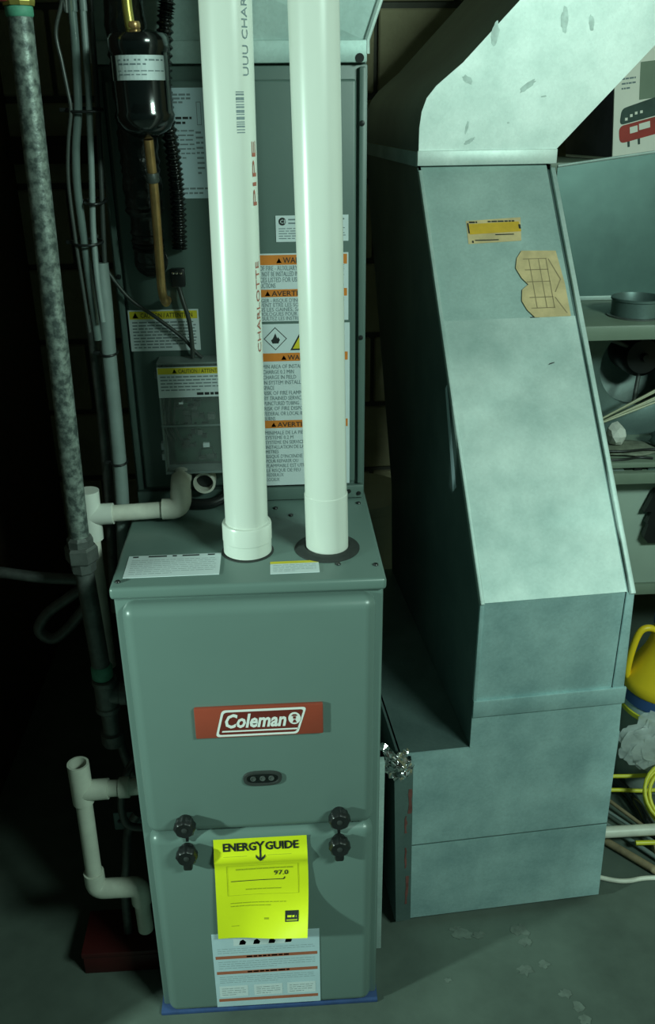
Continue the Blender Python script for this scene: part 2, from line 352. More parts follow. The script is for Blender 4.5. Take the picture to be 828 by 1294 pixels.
# oval sight glass
mb = MB(); ov = []
def oval(a, b, y, n=28): return [(0.190+a*math.copysign(abs(math.cos(2*math.pi*k/n))**0.6, math.cos(2*math.pi*k/n)), y, 0.5165+b*math.copysign(abs(math.sin(2*math.pi*k/n))**0.8, math.sin(2*math.pi*k/n))) for k in range(n)]
rs = [oval(0.029, 0.0135, -0.0215), oval(0.028, 0.0125, -0.0255), oval(0.024, 0.0095, -0.0255), oval(0.023, 0.0088, -0.0225)]; n = 28
mb.add([p for R in rs for p in R], [(i*n+k, i*n+(k+1) % n, (i+1)*n+(k+1) % n, (i+1)*n+k) for i in range(3) for k in range(n)])
sg = build(mb, 'sight_glass_frame', RUBBER, F, smooth=40)
mb = MB(); mb.add(oval(0.0235, 0.009, -0.0232), [tuple(range(28))]); build(mb, 'sight_glass', BLACK_GLOSS, sg)
for x in (0.176, 0.190, 0.203): build(MB().lathe([(0.0042, 0), (0.0042, 0.0015), (0.003, 0.0015), (0.003, 0.0005)], (x, -0.0234, 0.5165), (0, -1, 0), 14), 'glass_ring', STEEL_DARK, sg, smooth=30)
# energy label: paper fixed at its top edge and curling away at its foot
EW, EH = 0.143, 0.2065
def efn(a, b, h):
    t = 1-b/EH; s = a/EW; lift = 0.0
    d = 0.002+0.006*math.exp(-((t-0.19)/0.05)**2)+0.010*max(0, t-0.25)
    if t > 0.45: d += (t-0.45)**2*0.135*max(0, s-0.30)**1.2*1.6; lift = 0.75*(t-0.45)**2*0.135*max(0, s-0.30)**1.2*1.6
    d += 0.0015*math.sin(6*s+4*t)*t
    x = 0.110+a-0.004*t*(1.0)+0.003*s*math.sin(3*t); z = 0.402-EH*t+lift*1.3+0.004*max(0, t-0.5)
    return Vector((x, -0.022-d-h, z))
lab = sheet('energy_label', F, efn, EW, EH, NEON, 0.0005, 16, 26, label='bright yellow paper energy label')
mk = Marks(efn, 0.0011)
mk.text(INK, 0.0135, 0.1835, 0.0215, 'ENERG', offset=0.035, fit=0.0515); mk.text(INK, 0.0785, 0.1835, 0.0215, 'GUIDE', offset=0.035, fit=0.0515)
yx = 0.0716
mk.poly(INK, [(yx-0.0080, 0.2000), (yx-0.0040, 0.2000), (yx+0.0012, 0.1910), (yx-0.0022, 0.1910)]); mk.poly(INK, [(yx+0.0070, 0.2000), (yx+0.0030, 0.2000), (yx-0.0022, 0.1910), (yx+0.0012, 0.1910)])
for k in range(12): mk.rect(INK, yx-0.0020, 0.1690+k*0.00185, yx+0.0010, 0.1690+(k+1)*0.00185+0.0001)
for k in range(4):
    for sg_ in (-1, 1): mk.poly(INK, [(yx-0.0005+sg_*0.0018*k, 0.1650+0.0018*k), (yx-0.0005+sg_*0.0018*(k+1), 0.1650+0.0018*(k+1)), (yx-0.0005+sg_*0.0018*(k+1), 0.1690+0.0018*(k+1)), (yx-0.0005+sg_*0.0018*k, 0.1690+0.0018*k)])
mk.rect(OLIVE, 0.014, 0.1745, 0.050, 0.1752, 6); mk.rect(OLIVE, 0.082, 0.1745, 0.118, 0.1752, 6)
for (a0, b0, a1, b1) in ((0.018, 0.152, 0.128, 0.1527), (0.018, 0.092, 0.128, 0.0927)): mk.rect(OLIVE, a0, b0, a1, b1, 12)
for a in (0.018, 0.1273):
    for k in range(10): mk.rect(OLIVE, a, 0.092+0.006*k, a+0.0007, 0.098+0.006*k)
mk.para(OLIVE, 0.032, 0.1415, 0.120, 0.1475, 1, 0.5, 1.0)
mk.text(INK, 0.090, 0.1305, 0.0125, '97.0', offset=0.012, sx=1.05)
mk.rect(INK, 0.024, 0.1205, 0.106, 0.1220, 14); mk.poly(INK, [(0.104, 0.1222), (0.107, 0.1222), (0.107, 0.1265)])
mk.para(OLIVE, 0.046, 0.101, 0.102, 0.106, 1, 0.45, 1.0)
mk.para(OLIVE, 0.022, 0.066, 0.108, 0.079, 2, 0.30, 0.72); mk.rect(OLIVE, 0.074, 0.0395, 0.081, 0.0435, 1); mk.rect(OLIVE, 0.022, 0.026, 0.034, 0.0275, 2)
mk.rect(INK, 0.107, 0.034, 0.128, 0.057, 4); mk.rect(NEON, 0.1105, 0.0435, 0.1245, 0.0475, 3, 0.0004); mk.rect(OLIVE, 0.109, 0.0365, 0.126, 0.0395, 3, 0.0004)
mk.build(lab)
# instruction label at the foot
fn = frame((0.094, -0.0222, 0.026), (1, 0, 0), (0, 0, 1)); IW, IH = 0.176, 0.172
lab = sheet('instruction_label', F, fn, IW, IH, PALE_LABEL, label='pale blue instruction label with brown bands'); mk = Marks(fn, 0.0010)
for zc in (0.016, 0.082, 0.118): mk.rect(BROWN_BAND, 0.004, zc-0.0035, 0.172, zc+0.0035)
for zc in (0.082, 0.118): mk.para(INK, 0.055, zc-0.002, 0.125, zc+0.002, 1, 0.9, 1.0)
mk.rect(WHITE_LABEL, 0.035, 0.144, 0.13, 0.160)
for x in (0.050, 0.073, 0.098, 0.125):
    mk.poly(INK, [(x-0.006, 0.146), (x+0.004, 0.146), (x+0.006, 0.152), (x+0.001, 0.158), (x-0.004, 0.155)])
for (z0, z1, nl) in ((0.090, 0.110, 4), (0.126, 0.140, 3), (0.056, 0.074, 4)): mk.para(INK_GREY, 0.008, z0, 0.168, z1, nl, 0.16)
for x in (0.006, 0.064, 0.120): mk.rect(WHITE_LABEL, x, 0.024, x+0.048, 0.050); mk.para(INK_GREY, x+0.004, 0.026, x+0.044, 0.046, 4, 0.15)
mk.build(lab)
# stickers on the top panel
fn = frame((0.012, 0.018, 0.8382), (1, 0.01, 0), (0, 1, 0)); lab = sheet('top_label', F, fn, 0.131, 0.064, WHITE_LABEL); mk = Marks(fn, 0.001)
for a, w in ((0.006, 0.008), (0.028, 0.026), (0.062, 0.006), (0.076, 0.024), (0.112, 0.010)): mk.rect(INK, a, 0.058, a+w, 0.062)
mk.para(INK_GREY, 0.006, 0.006, 0.125, 0.052, 8, 0.14, 0.5); mk.build(lab)
fn = frame((0.213, 0.014, 0.8382), (1, 0.01, 0), (0, 1, 0)); lab = sheet('top_label', F, fn, 0.068, 0.035, WHITE_LABEL); mk = Marks(fn, 0.001)
mk.rect(YELLOW, 0.0, 0.028, 0.068, 0.035); mk.para(INK_GREY, 0.004, 0.004, 0.064, 0.026, 5, 0.16, 0.5); mk.build(lab)
def screw(parent, p, axis, r=0.004, m=BLACK):
    build(MB().lathe([(r*0.9, 0), (r, 0.0012), (r*0.8, 0.0026), (r*0.2, 0.0030)], p, axis, 10), 'screw', m, parent, smooth=40)
for (x, y) in ((0.007, 0.008), (0.360, 0.030), (0.308, 0.036), (0.246, 0.205), (0.356, 0.243), (0.222, 0.234)): screw(F, (x, y, 0.8378), (0, 0, 1))
build(MB().lathe([(0.047, 0), (0.047, 0.002), (0.041, 0.006), (0.033, 0.0065), (0.0315, 0.004), (0.0315, 0.0)], (0.296, 0.088, 0.8376), (0, 0, 1), 36), 'rubber_grommet', RUBBER, F, smooth=40)
build(MB().lathe([(0.0375, 0), (0.0375, 0.0015), (0.034, 0.002)], (0.181, 0.088, 0.8376), (0, 0, 1), 32), 'vent_collar', RUBBER, F, smooth=40)
build(MB().box(0.367, 0.385, 0.070, 0.085, 0.03, 0.455), 'side_flange', GALV, F, bevel=0.001)
# ------------------------------------------------------------------ flue and intake pipes
P = thing('vent_pipe', 'white plastic pipe with printed lettering and coupling at its foot', 'pipe', (0.181, 0.088, 0.8395))
BX, BY, TX = 0.181, 0.088, 0.1875
def axisL(z): return BX+(TX-BX)*(z-0.84)/0.69
build(MB().tube([(BX, BY, 0.845), (axisL(2.10), BY, 2.10)], 0.0302, 40), 'pipe_length', PVC, P, smooth=40)
build(MB().lathe([(0.031, 0.0), (0.0345, 0.001), (0.0345, 0.019), (0.0352, 0.020), (0.0352, 0.043), (0.034, 0.046), (0.0302, 0.0465)], (BX, BY, 0.8395), (0.0095, 0, 1), 40), 'coupling', PVC, P, smooth=30)
def pfn(ang0):
    return lambda a, b, h: Vector((axisL(a)+(0.0302+h)*math.sin(ang0-b/0.0302), BY-(0.0302+h)*math.cos(ang0-b/0.0302), a))
mk = Marks(pfn(math.radians(46)), 0.0004)
mk.text(INK_GREY, 1.453, -0.003, 0.0120, 'UUU CHARLOTTE', fit=0.125); mk.text(INK_GREY, 1.592, -0.003, 0.0120, 'PIPE', fit=0.035)
z = 1.394; rr = random.Random(4)
mk2 = Marks(pfn(math.radians(26)), 0.0004)
while z < 1.437:
    w = rr.choice((0.0012, 0.002, 0.0032)); mk2.rect(INK_GREY, z, -0.005, z+w, 0.005); z += w+rr.choice((0.001, 0.0018))
mk3 = Marks(pfn(math.radians(63)), 0.0004)
mk3.text(INK_RED, 1.132, -0.003, 0.0115, 'CHARLOTTE', fit=0.115); mk4 = Marks(pfn(math.radians(63)), 0.0004); mk4.text(INK_RED, 1.310, -0.003, 0.0115, 'PIPE', fit=0.075)
for q in (mk, mk2, mk3, mk4): q.build(P)
P = thing('vent_pipe', 'plain white plastic pipe standing in the round rubber grommet', 'pipe', (0.296, 0.088, 0.8395))
RX, RT = 0.296, 0.2868
def axisR(z): return RX+(RT-RX)*(z-0.84)/0.69
build(MB().tube([(axisR(0.915), BY, 0.915), (axisR(2.10), BY, 2.10)], 0.0296, 40), 'pipe_length', PVC, P, smooth=40)
build(MB().tube([(RX, BY, 0.8395), (axisR(0.925), BY, 0.925), (axisR(0.926), BY, 0.926)], [0.0306, 0.0306, 0.0297], 40), 'pipe_stub', PVC, P, smooth=40)

# ================================================================== COIL CABINET
C = thing('coil_cabinet', 'shaded grey cooling coil cabinet on top of the furnace', 'cabinet', (0.184, 0.52, 0.839))
build(MB().box(0.0, 0.368, 0.272, 0.76, 0.839, 1.474), 'case', PAINT_SHADED, C, bevel=0.003)
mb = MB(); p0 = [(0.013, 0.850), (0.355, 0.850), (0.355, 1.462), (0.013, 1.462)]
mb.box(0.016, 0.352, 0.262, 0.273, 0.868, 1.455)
front = build(mb, 'front_panel', PAINT_SHADED, C, bevel=0.004, seg=3)
build(MB().box(0.002, 0.366, 0.262, 0.273, 0.840, 0.862), 'bottom_rail', PAINT_SHADED, C, bevel=0.002)
for x in (0.0035, 0.3560): build(MB().box(x, x+0.009, 0.264, 0.273, 0.864, 1.470), 'edge_rail', PAINT_SHADED, C, bevel=0.002)
for x, z in ((0.360, 1.103), (0.342, 0.852), (0.358, 0.848), (0.008, 1.20), (0.360, 1.40)): screw(C, (x, 0.2645 if z > 0.87 else 0.2625, z), (0, -1, 0), 0.0038)
def coil_label(x0, z0, w, h, m, name='label'):
    fn = frame((x0, 0.2618, z0), (1, 0, 0), (0, 0, 1)); return sheet(name, C, fn, w, h, m), Marks(fn, 0.0010)
lab, mk = coil_label(0.094, 1.306, 0.078, 0.140, PALE_LABEL, 'rating_label')
mk.para(INK_GREY, 0.010, 0.120, 0.034, 0.134, 3, 0.5); mk.para(INK, 0.012, 0.094, 0.034, 0.106, 2, 0.5); mk.para(INK_GREY, 0.004, 0.050, 0.036, 0.090, 7, 0.32)
for b in (0.094, 0.122): mk.rect(INK_GREY, 0.041, b, 0.047, b+0.0008)
for a in (0.041, 0.0465): mk.rect(INK_GREY, a, 0.094, a+0.0007, 0.1228)
mk.para(INK_GREY, 0.038, 0.030, 0.048, 0.088, 9, 0.4); mk.para(INK_GREY, 0.004, 0.004, 0.074, 0.016, 2, 0.4); mk.para(INK_GREY, 0.052, 0.03, 0.074, 0.13, 12, 0.35); mk.build(lab)
def tri(mk, a, b, s, m=INK): mk.poly(m, [(a, b), (a+s, b), (a+s/2, b+s*0.9)])
lab, mk = coil_label(0.016, 1.091, 0.103, 0.061, WHITE_LABEL, 'caution_label')
mk.rect(YELLOW, 0.002, 0.0475, 0.101, 0.059); tri(mk, 0.006, 0.049, 0.009); mk.text(INK, 0.018, 0.0498, 0.0095, 'CAUTION / ATTENTION', offset=0.008, fit=0.076)
mk.para(INK_GREY, 0.005, 0.003, 0.098, 0.045, 9, 0.4); mk.build(lab)
lab, mk = coil_label(0.237, 1.245, 0.104, 0.036, WHITE_LABEL, 'certification_label')
mk.poly(INK, [(0.0095+0.0055*math.cos(t*0.5236), 0.028+0.0055*math.sin(t*0.5236)) for t in range(12)]); mk.text(WHITE_LABEL, 0.0062, 0.0254, 0.0075, 'CB', lift=0.0006)
mk.para(INK_GREY, 0.018, 0.023, 0.100, 0.033, 2, 0.4, 0.4); mk.para(INK_GREY, 0.004, 0.003, 0.100, 0.020, 5, 0.35); mk.build(lab)
lab, mk = coil_label(0.192, 1.131, 0.149, 0.098, WHITE_LABEL, 'warning_label')
mk.rect(ORANGE, 0.003, 0.082, 0.147, 0.096); mk.rect(ORANGE, 0.003, 0.036, 0.147, 0.047)
tri(mk, 0.044, 0.0845, 0.008); mk.text(INK, 0.054, 0.0845, 0.0115, 'WARNING', offset=0.01, fit=0.050)
tri(mk, 0.026, 0.0375, 0.008); mk.text(INK, 0.036, 0.0375, 0.0105, 'AVERTISSEMENT', offset=0.01, fit=0.088)
for i, s in enumerate(('RISK OF FIRE - AUXILIARY DEVICES WHICH MAY BE', 'SHALL NOT BE INSTALLED IN CONNECTED DUCTWORK', 'DEVICES LISTED FOR USE WITH THE SPECIFIC', 'INSTRUCTIONS')): mk.text(INK_GREY, 0.006, 0.0742-i*0.0083, 0.0098, s, fit=(0.137, 0.137, 0.128, 0.036)[i])
for i, s in enumerate(('DANGER - RISQUE D\'INCENDIE LES DISPOSITIFS', 'PEUVENT ETRE LES SOURCES D\'IGNITION', 'DANS LES GAINES, SAUF LES APPAREILS', 'HOMOLOGUES POUR L\'UTILISATION AVEC', 'CONSULTEZ LES INSTRUCTIONS')): mk.text(INK_GREY, 0.006, 0.0282-i*0.0066, 0.0080, s, fit=(0.137, 0.130, 0.130, 0.132, 0.095)[i])
mk.build(lab)
lab, mk = coil_label(0.192, 0.867, 0.151, 0.260, WHITE_LABEL, 'refrigerant_label')
def band(z, t, w):
    mk.rect(ORANGE, 0.003, z, 0.148, z+0.0125); tri(mk, 0.047 if w < 0.07 else 0.028, z+0.002, 0.008); mk.text(INK, 0.057 if w < 0.07 else 0.038, z+0.002, 0.0105, t, offset=0.01, fit=w)
band(0.2035, 'WARNING', 0.05); band(0.097, 'AVERTISSEMENT', 0.088)
c = (0.039, 0.238); R1 = 0.0175
def diamond(m, r, lift): mk.poly(m, [(c[0]-r*1.0, c[1]), (c[0], c[1]-r), (c[0]+r*1.0, c[1]), (c[0], c[1]+r)], lift)
diamond(INK, R1, 0); diamond(WHITE_LABEL, R1-0.0016, 0.0003)
def flame(a, b, s, lift): mk.poly(INK, [(a-0.32*s, b-0.5*s), (a+0.32*s, b-0.5*s), (a+0.5*s, b-0.1*s), (a+0.28*s, b+0.2*s), (a+0.22*s, b+0.02*s), (a+0.02*s, b+0.62*s), (a-0.2*s, b+0.15*s), (a-0.3*s, b-0.02*s), (a-0.46*s, b-0.15*s)], lift)
flame(c[0], c[1], 0.014, 0.0006)
mk.poly(INK, [(0.061, 0.220), (0.103, 0.220), (0.082, 0.257)]); mk.poly(YELLOW, [(0.065, 0.2225), (0.099, 0.2225), (0.082, 0.2525)], 0.0003); flame(0.082, 0.2335, 0.012, 0.0006)
for i, s in enumerate(('MIN AREA OF INSTALLATION SPACE', 'CHARGE 0.2 MIN', 'CHARGE IN FIELD', 'IN SYSTEM INSTALLED IN', 'SPACE', 'RISK OF FIRE FLAMMABLE', 'BY TRAINED SERVICE', 'PUNCTURED TUBING', 'RISK OF FIRE DISPOSE', 'FEDERAL OR LOCAL REGULATIONS', 'BURNS')):
    mk.text(INK_GREY, 0.018, 0.1925-i*0.0083, 0.0088, s, fit=min(0.128, 0.0034*len(s)))
for i, s in enumerate(('MINIMALE DE LA PIECE', 'SYSTEME 0.2 M', 'SYSTEME EN SERVICE', 'INSTALLATION DE LA', 'METRES', 'RISQUE D\'INCENDIE', 'POUR REPARER OU', 'FLAMMABLE EST UTILISE', 'LE RISQUE DE FEU', 'FEDERAUX', 'LOCAUX')):
    mk.text(INK_GREY, 0.018, 0.0865-i*0.0079, 0.0084, s, fit=min(0.128, 0.0034*len(s)))
mk.build(lab)
# control box on the coil front
B = thing('control_box', 'clear covered circuit board box on the coil cabinet front', 'control box', (0.105, 0.262, 0.900))
bx0, bx1, bz0, bz1, by = 0.056, 0.160, 0.908, 1.082, 0.222
build(MB().box(bx0+0.002, bx1-0.002, 0.256, 0.2615, bz0+0.002, bz1-0.002), 'back_plate', RUBBER, B)
mb = MB(); 
for (a, b, c_, d) in ((bx0, bx1, bz0, bz0+0.002), (bx0, bx1, bz1-0.002, bz1), (bx0, bx0+0.002, bz0+0.002, bz1-0.002), (bx1-0.002, bx1, bz0+0.002, bz1-0.002)): mb.box(a, b, by, 0.2615, c_, d)
build(mb, 'case_walls', GREY_JACKET, B)
cov = build(MB().box(bx0+0.002, bx1-0.002, by, by+0.002, bz0+0.002, bz1-0.002), 'clear_cover', CLEAR, B)
mb = MB().box(bx0, bx1, by-0.002, by, bz0, bz0+0.004); mb.box(bx0, bx1, by-0.002, by, 0.984, 0.987); build(mb, 'cover_rib', GREY_JACKET, cov)
fn = frame((bx0, by-0.0005, 1.030), (1, 0, 0), (0, 0, 1)); lab = sheet('caution_label', B, fn, 0.104, 0.046, WHITE_LABEL); mk = Marks(fn, 0.001)
mk.rect(YELLOW, 0.001, 0.0355, 0.103, 0.045); tri(mk, 0.022, 0.037, 0.007); mk.text(INK, 0.031, 0.037, 0.0085, 'CAUTION / ATTENTION', offset=0.006, fit=0.068)
mk.para(INK_GREY, 0.004, 0.009, 0.100, 0.034, 5, 0.35); mk.para(INK, 0.056, 0.003, 0.100, 0.0075, 1, 0.9, 1.0); mk.build(lab)
pcb = build(MB().box(bx0+0.014, bx1-0.006, 0.246, 0.249, bz0+0.010, bz1-0.008), 'circuit_board', BOARD, B)
rr = random.Random(3)
for i in range(40):
    a = rr.uniform(bx0+0.018, bx1-0.03); b_ = rr.uniform(bz0+0.014, bz1-0.06); w, h = rr.uniform(0.003, 0.011), rr.uniform(0.003, 0.009)
    build(MB().box(a, a+w, 0.246-rr.uniform(0.003, 0.012), 0.246, b_, b_+h), 'electronic_part', (WHITE_LABEL if i in (3, 11) else rr.choice((BLACK, BOARD, RUBBER, DARK_WIRE, BLACK, STEEL_DARK))), pcb)
for x in (0.058, 0.066, 0.074): build(MB().tube([(x, 0.240, 1.07), (x+0.004, 0.234, 1.03), (x-0.001, 0.236, 0.985), (x+0.008, 0.243, 0.955)], 0.0016, 6, smooth=5), 'wire', DARK_WIRE, B, smooth=60)
for zc in (0.925, 0.942, 1.055): build(MB().box(bx0-0.006, bx0, 0.236, 0.250, zc, zc+0.011), 'hinge_clip', WHITE_LABEL if zc < 1 else GREY_JACKET, B, bevel=0.001)

# ------------------------------------------------------------------ supply plenum above the coil
S = thing('supply_plenum', 'galvanized sheet metal transition above the coil cabinet', 'duct', (0.19, 0.52, 1.4745))
b = [(0.003, 0.268, 1.500), (0.366, 0.268, 1.500), (0.366, 0.76, 1.500), (0.003, 0.76, 1.500)]
t = [(0.003, 0.268, 1.80), (0.475, 0.268, 1.80), (0.475, 0.80, 1.80), (0.003, 0.80, 1.80)]
ctr = (0.215, 0.262, 1.56)
mb = MB().add([b[0], b[1], t[1], t[0], ctr], [(0, 1, 4), (1, 2, 4), (2, 3, 4), (3, 0, 4)]); build(mb, 'front_panel', GALV, S)
build(MB().add([b[1], b[2], t[2], t[1]], [(0, 1, 2, 3)]), 'side_panel', GALV, S); build(MB().add([b[3], b[0], t[0], t[3]], [(0, 1, 2, 3)]), 'side_panel', GALV, S)
build(MB().add([b[2], b[3], t[3], t[2]], [(0, 1, 2, 3)]), 'back_panel', GALV, S)
build(MB().box(0.001, 0.366, 0.262, 0.272, 1.4745, 1.502), 'drive_cleat', GALV, S, bevel=0.002)
build(MB().box(0.002, 0.366, 0.272, 0.76, 1.4745, 1.500), 'collar', GALV, S)
build(MB().tube([(0.366, 0.266, 1.485), (0.366, 0.266, 1.502), (0.475, 0.266, 1.80)], 0.004, 8), 'seam', GALV_L, S, smooth=40)
build(MB().tube([(0.003, 0.266, 1.476), (0.003, 0.266, 1.502), (0.003, 0.266, 1.80)], 0.003, 8), 'seam', GALV_L, S, smooth=40)
build(MB().lathe([(0.006, 0), (0.006, 0.001), (0.002, 0.001)], (0.356, 0.2622, 1.480), (0, -1, 0), 12), 'punched_hole', BLACK, S)

# ------------------------------------------------------------------ refrigerant lines
D = thing('filter_drier', 'black filter drier canister with white label on the copper line', 'filter drier', (0.078, 0.165, 1.40))
dx = lambda z: 0.078-0.012*(z-1.45)
build(MB().lathe([(0.008, -0.010), (0.018, -0.006), (0.030, 0.002), (0.0355, 0.012), (0.0365, 0.018), (0.0350, 0.022), (0.0350, 0.086), (0.0370, 0.089), (0.0370, 0.102), (0.034, 0.107), (0.018, 0.111), (0.008, 0.112)], (0.0785, 0.165, 1.396), (-0.012, 0, 1), 36), 'canister', BLACK_GLOSS, D, smooth=40)
mb = MB(); mb2 = MB()
for (mm, a0, a1) in ((mb, -1.22, 1.25), (mb2, -1.08, -0.86)):
    k = 18; RR = 0.0356 if mm is mb else 0.0359
    for i in range(k):
        p, q = a0+(a1-a0)*i/k, a0+(a1-a0)*(i+1)/k
        mm.add([(0.078+RR*math.sin(p), 0.165-RR*math.cos(p), 1.452), (0.078+RR*math.sin(q), 0.165-RR*math.cos(q), 1.452),
                (0.078+RR*math.sin(q), 0.165-RR*math.cos(q), 1.479), (0.078+RR*math.sin(p), 0.165-RR*math.cos(p), 1.479)], [(0, 1, 2, 3)])
l = build(mb, 'paper_label', WHITE_LABEL, D, smooth=60); build(mb2, 'label_end', INK, D, smooth=60)
mk = Marks(lambda a, b, h: Vector((0.078+(0.0358+h)*math.sin(a/0.0356), 0.165-(0.0358+h)*math.cos(a/0.0356), 1.453+b)), 0.0001)
mk.para(INK_GREY, -0.025, 0.014, 0.034, 0.023, 2, 0.4); mk.para(INK_GREY, -0.025, 0.003, 0.034, 0.011, 2, 0.3); mk.build(l)
build(MB().tube([(0.110, 0.148, 1.415), (0.110, 0.148, 1.482)], 0.0022, 8), 'highlight_rod', GREY_JACKET, D, smooth=40)  # thin grey rod stands in for the canister's vertical highlight
L_ = thing('liquid_line', 'bare copper tube running through the black filter drier', 'pipe', (0.072, 0.2, 1.17))
build(MB().tube([(0.066, 0.165, 2.0), (0.067, 0.165, 1.56), (0.0735, 0.165, 1.5090)], 0.0062, 14, smooth=6), 'upper_tube', BRASS, L_, smooth=60)
build(MB().tube([(0.0795, 0.165, 1.3855), (0.0795, 0.170, 1.36), (0.0795, 0.180, 1.32), (0.0775, 0.190, 1.24), (0.0755, 0.205, 1.19), (0.0755, 0.235, 1.168), (0.0755, 0.2605, 1.166)], 0.0062, 14, smooth=6), 'lower_tube', COPPER, L_, smooth=60)
build(MB().lathe([(0.0075, 0), (0.0085, 0.002), (0.0085, 0.010), (0.0075, 0.012)], (0.0795, 0.1755, 1.334), (0, -0.2, 1), 16), 'service_fitting', STEEL_DARK, L_, smooth=40)
build(MB().lathe([(0.0070, 0), (0.0082, 0.002), (0.0082, 0.006), (0.0070, 0.008)], (0.0735, 0.165, 1.5085), (0, 0, 1), 16), 'brazed_joint', COPPER, L_, smooth=40)
path = [(0.055, 0.229, 2.0), (0.055, 0.229, 1.56), (0.057, 0.229, 1.44), (0.058, 0.230, 1.34), (0.058, 0.234, 1.28), (0.058, 0.238, 1.245), (0.058, 0.248, 1.225), (0.058, 0.2605, 1.222)]
rr = random.Random(8); Q, Rr = spline([Vector(p) for p in path], 0.026, 16)
Rr = [0.0255+rr.uniform(-0.0018, 0.0018)-(0.004 if q.z < 1.29 else 0) for q in Q]
solo(MB().tube(Q, Rr, 18), 'suction_line', TAPE_BLACK, 'thick black tape-wrapped suction pipe behind the filter drier', 'pipe', smooth=50)
Q, _ = spline([Vector(p) for p in [(0.118, 0.235, 2.0), (0.112, 0.232, 1.60), (0.105, 0.230, 1.52), (0.097, 0.230, 1.44), (0.102, 0.236, 1.36), (0.103, 0.244, 1.30), (0.100, 0.249, 1.24)]], 0.01, 60)
solo(MB().tube(Q, [0.0095+0.0018*math.sin(i*0.95) for i in range(len(Q))], 12), 'wire_loom', BLACK_GLOSS, 'black corrugated wire loom beside the copper line', 'cable', smooth=70)
J = thing('sensor_plug', 'small black plug with wires above the yellow caution label', 'connector', (0.094, 0.25, 1.185))
build(MB().box(0.084, 0.104, 0.248, 0.2615, 1.186, 1.212), 'plug_body', BLACK, J, bevel=0.002)
for x in (0.088, 0.093, 0.099): build(MB().lathe([(0.0022, 0), (0.0022, 0.003), (0.001, 0.004)], (x, 0.248, 1.206), (0, -1, 0.3), 8), 'terminal', FOIL, J)
solo(MB().tube([(0.094, 0.252, 1.187), (0.099, 0.246, 1.168), (0.106, 0.244, 1.140), (0.108, 0.243, 1.110), (0.108, 0.242, 1.0835)], 0.0034, 10, smooth=8), 'sensor_cable', DARK_WIRE, 'short black cable dropping from small plug to control box', 'cable', smooth=60)
solo(MB().tube([(-0.012, 0.236, 1.262), (-0.014, 0.244, 1.233), (0.019, 0.248, 1.176), (0.061, 0.250, 1.141), (0.095, 0.250, 1.112), (0.112, 0.245, 1.092), (0.122, 0.243, 1.0835)], 0.0028, 10, smooth=8), 'control_cable', DARK_WIRE, 'thin black cable slanting across the yellow caution label to control box', 'cable', smooth=60)

# ------------------------------------------------------------------ tubes and cables on the left
def cable(name, pts, r, m, label, cat='cable', group=None): return solo(MB().tube(pts, r, 10, smooth=6), name, m, label, cat, group, smooth=60)
cable('vinyl_tube', [(-0.008, 0.2, 2.0), (-0.010, 0.2, 1.567), (-0.015, 0.2, 1.542), (-0.027, 0.2, 1.508), (-0.024, 0.2, 1.474), (-0.021, 0.2, 1.442), (-0.020, 0.2, 1.419), (-0.028, 0.2, 1.382), (-0.034, 0.2, 1.334), (-0.034, 0.2, 1.264), (-0.032, 0.2, 1.201), (-0.030, 0.2, 1.135)], 0.0026, DARK_WIRE, 'thin dark tube bowing out leftmost in the tied bundle')
cable('vinyl_tube', [(-0.002, 0.212, 2.0), (-0.004, 0.212, 1.569), (-0.006, 0.212, 1.543), (-0.007, 0.212, 1.5), (-0.010, 0.212, 1.456), (-0.013, 0.210, 1.419), (-0.022, 0.212, 1.372), (-0.026, 0.212, 1.323), (-0.025, 0.212, 1.252), (-0.024, 0.212, 1.188), (-0.022, 0.212, 1.121)], 0.0058, CLEAR_TUBE, 'shiny clear vinyl tube in the bundle beside the galvanized gas pipe')
cable('grey_cable', [(0.008, 0.208, 2.0), (0.009, 0.208, 1.569), (0.008, 0.208, 1.543), (0.006, 0.208, 1.492), (0.004, 0.208, 1.447), (-0.001, 0.208, 1.382), (-0.005, 0.208, 1.333), (-0.010, 0.206, 1.273), (-0.011, 0.200, 1.21), (-0.009, 0.196, 1.150)], 0.0042, GREY_JACKET, 'grey cable right of the clear tube in the tied bundle')
cable('dark_cable', [(0.014, 0.238, 2.0), (0.013, 0.238, 1.571), (0.012, 0.238, 1.545), (0.010, 0.240, 1.484), (0.007, 0.242, 1.419), (0.004, 0.242, 1.371), (0.001, 0.240, 1.321), (-0.003, 0.238, 1.26), (-0.006, 0.236, 1.206)], 0.0036, DARK_WIRE, 'dark cable of the bundle running closest to the coil cabinet')
cable('grey_conduit', [(-0.010, 0.232, 1.225), (-0.010, 0.230, 1.165), (-0.012, 0.229, 1.097), (-0.013, 0.229, 1.025), (-0.014, 0.229, 0.963), (-0.016, 0.229, 0.886), (-0.022, 0.229, 0.791), (-0.029, 0.229, 0.69), (-0.037, 0.229, 0.583)], 0.0112, GREY_JACKET, 'thick light grey conduit below the tied tube bundle', 'conduit')
cable('grey_conduit', [(-0.036, 0.252, 1.150), (-0.036, 0.252, 1.081), (-0.036, 0.252, 1.009), (-0.038, 0.252, 0.933), (-0.041, 0.252, 0.853), (-0.046, 0.252, 0.769), (-0.052, 0.252, 0.651)], 0.0088, STEEL_DARK, 'darker conduit just left of the thick light grey conduit', 'conduit')
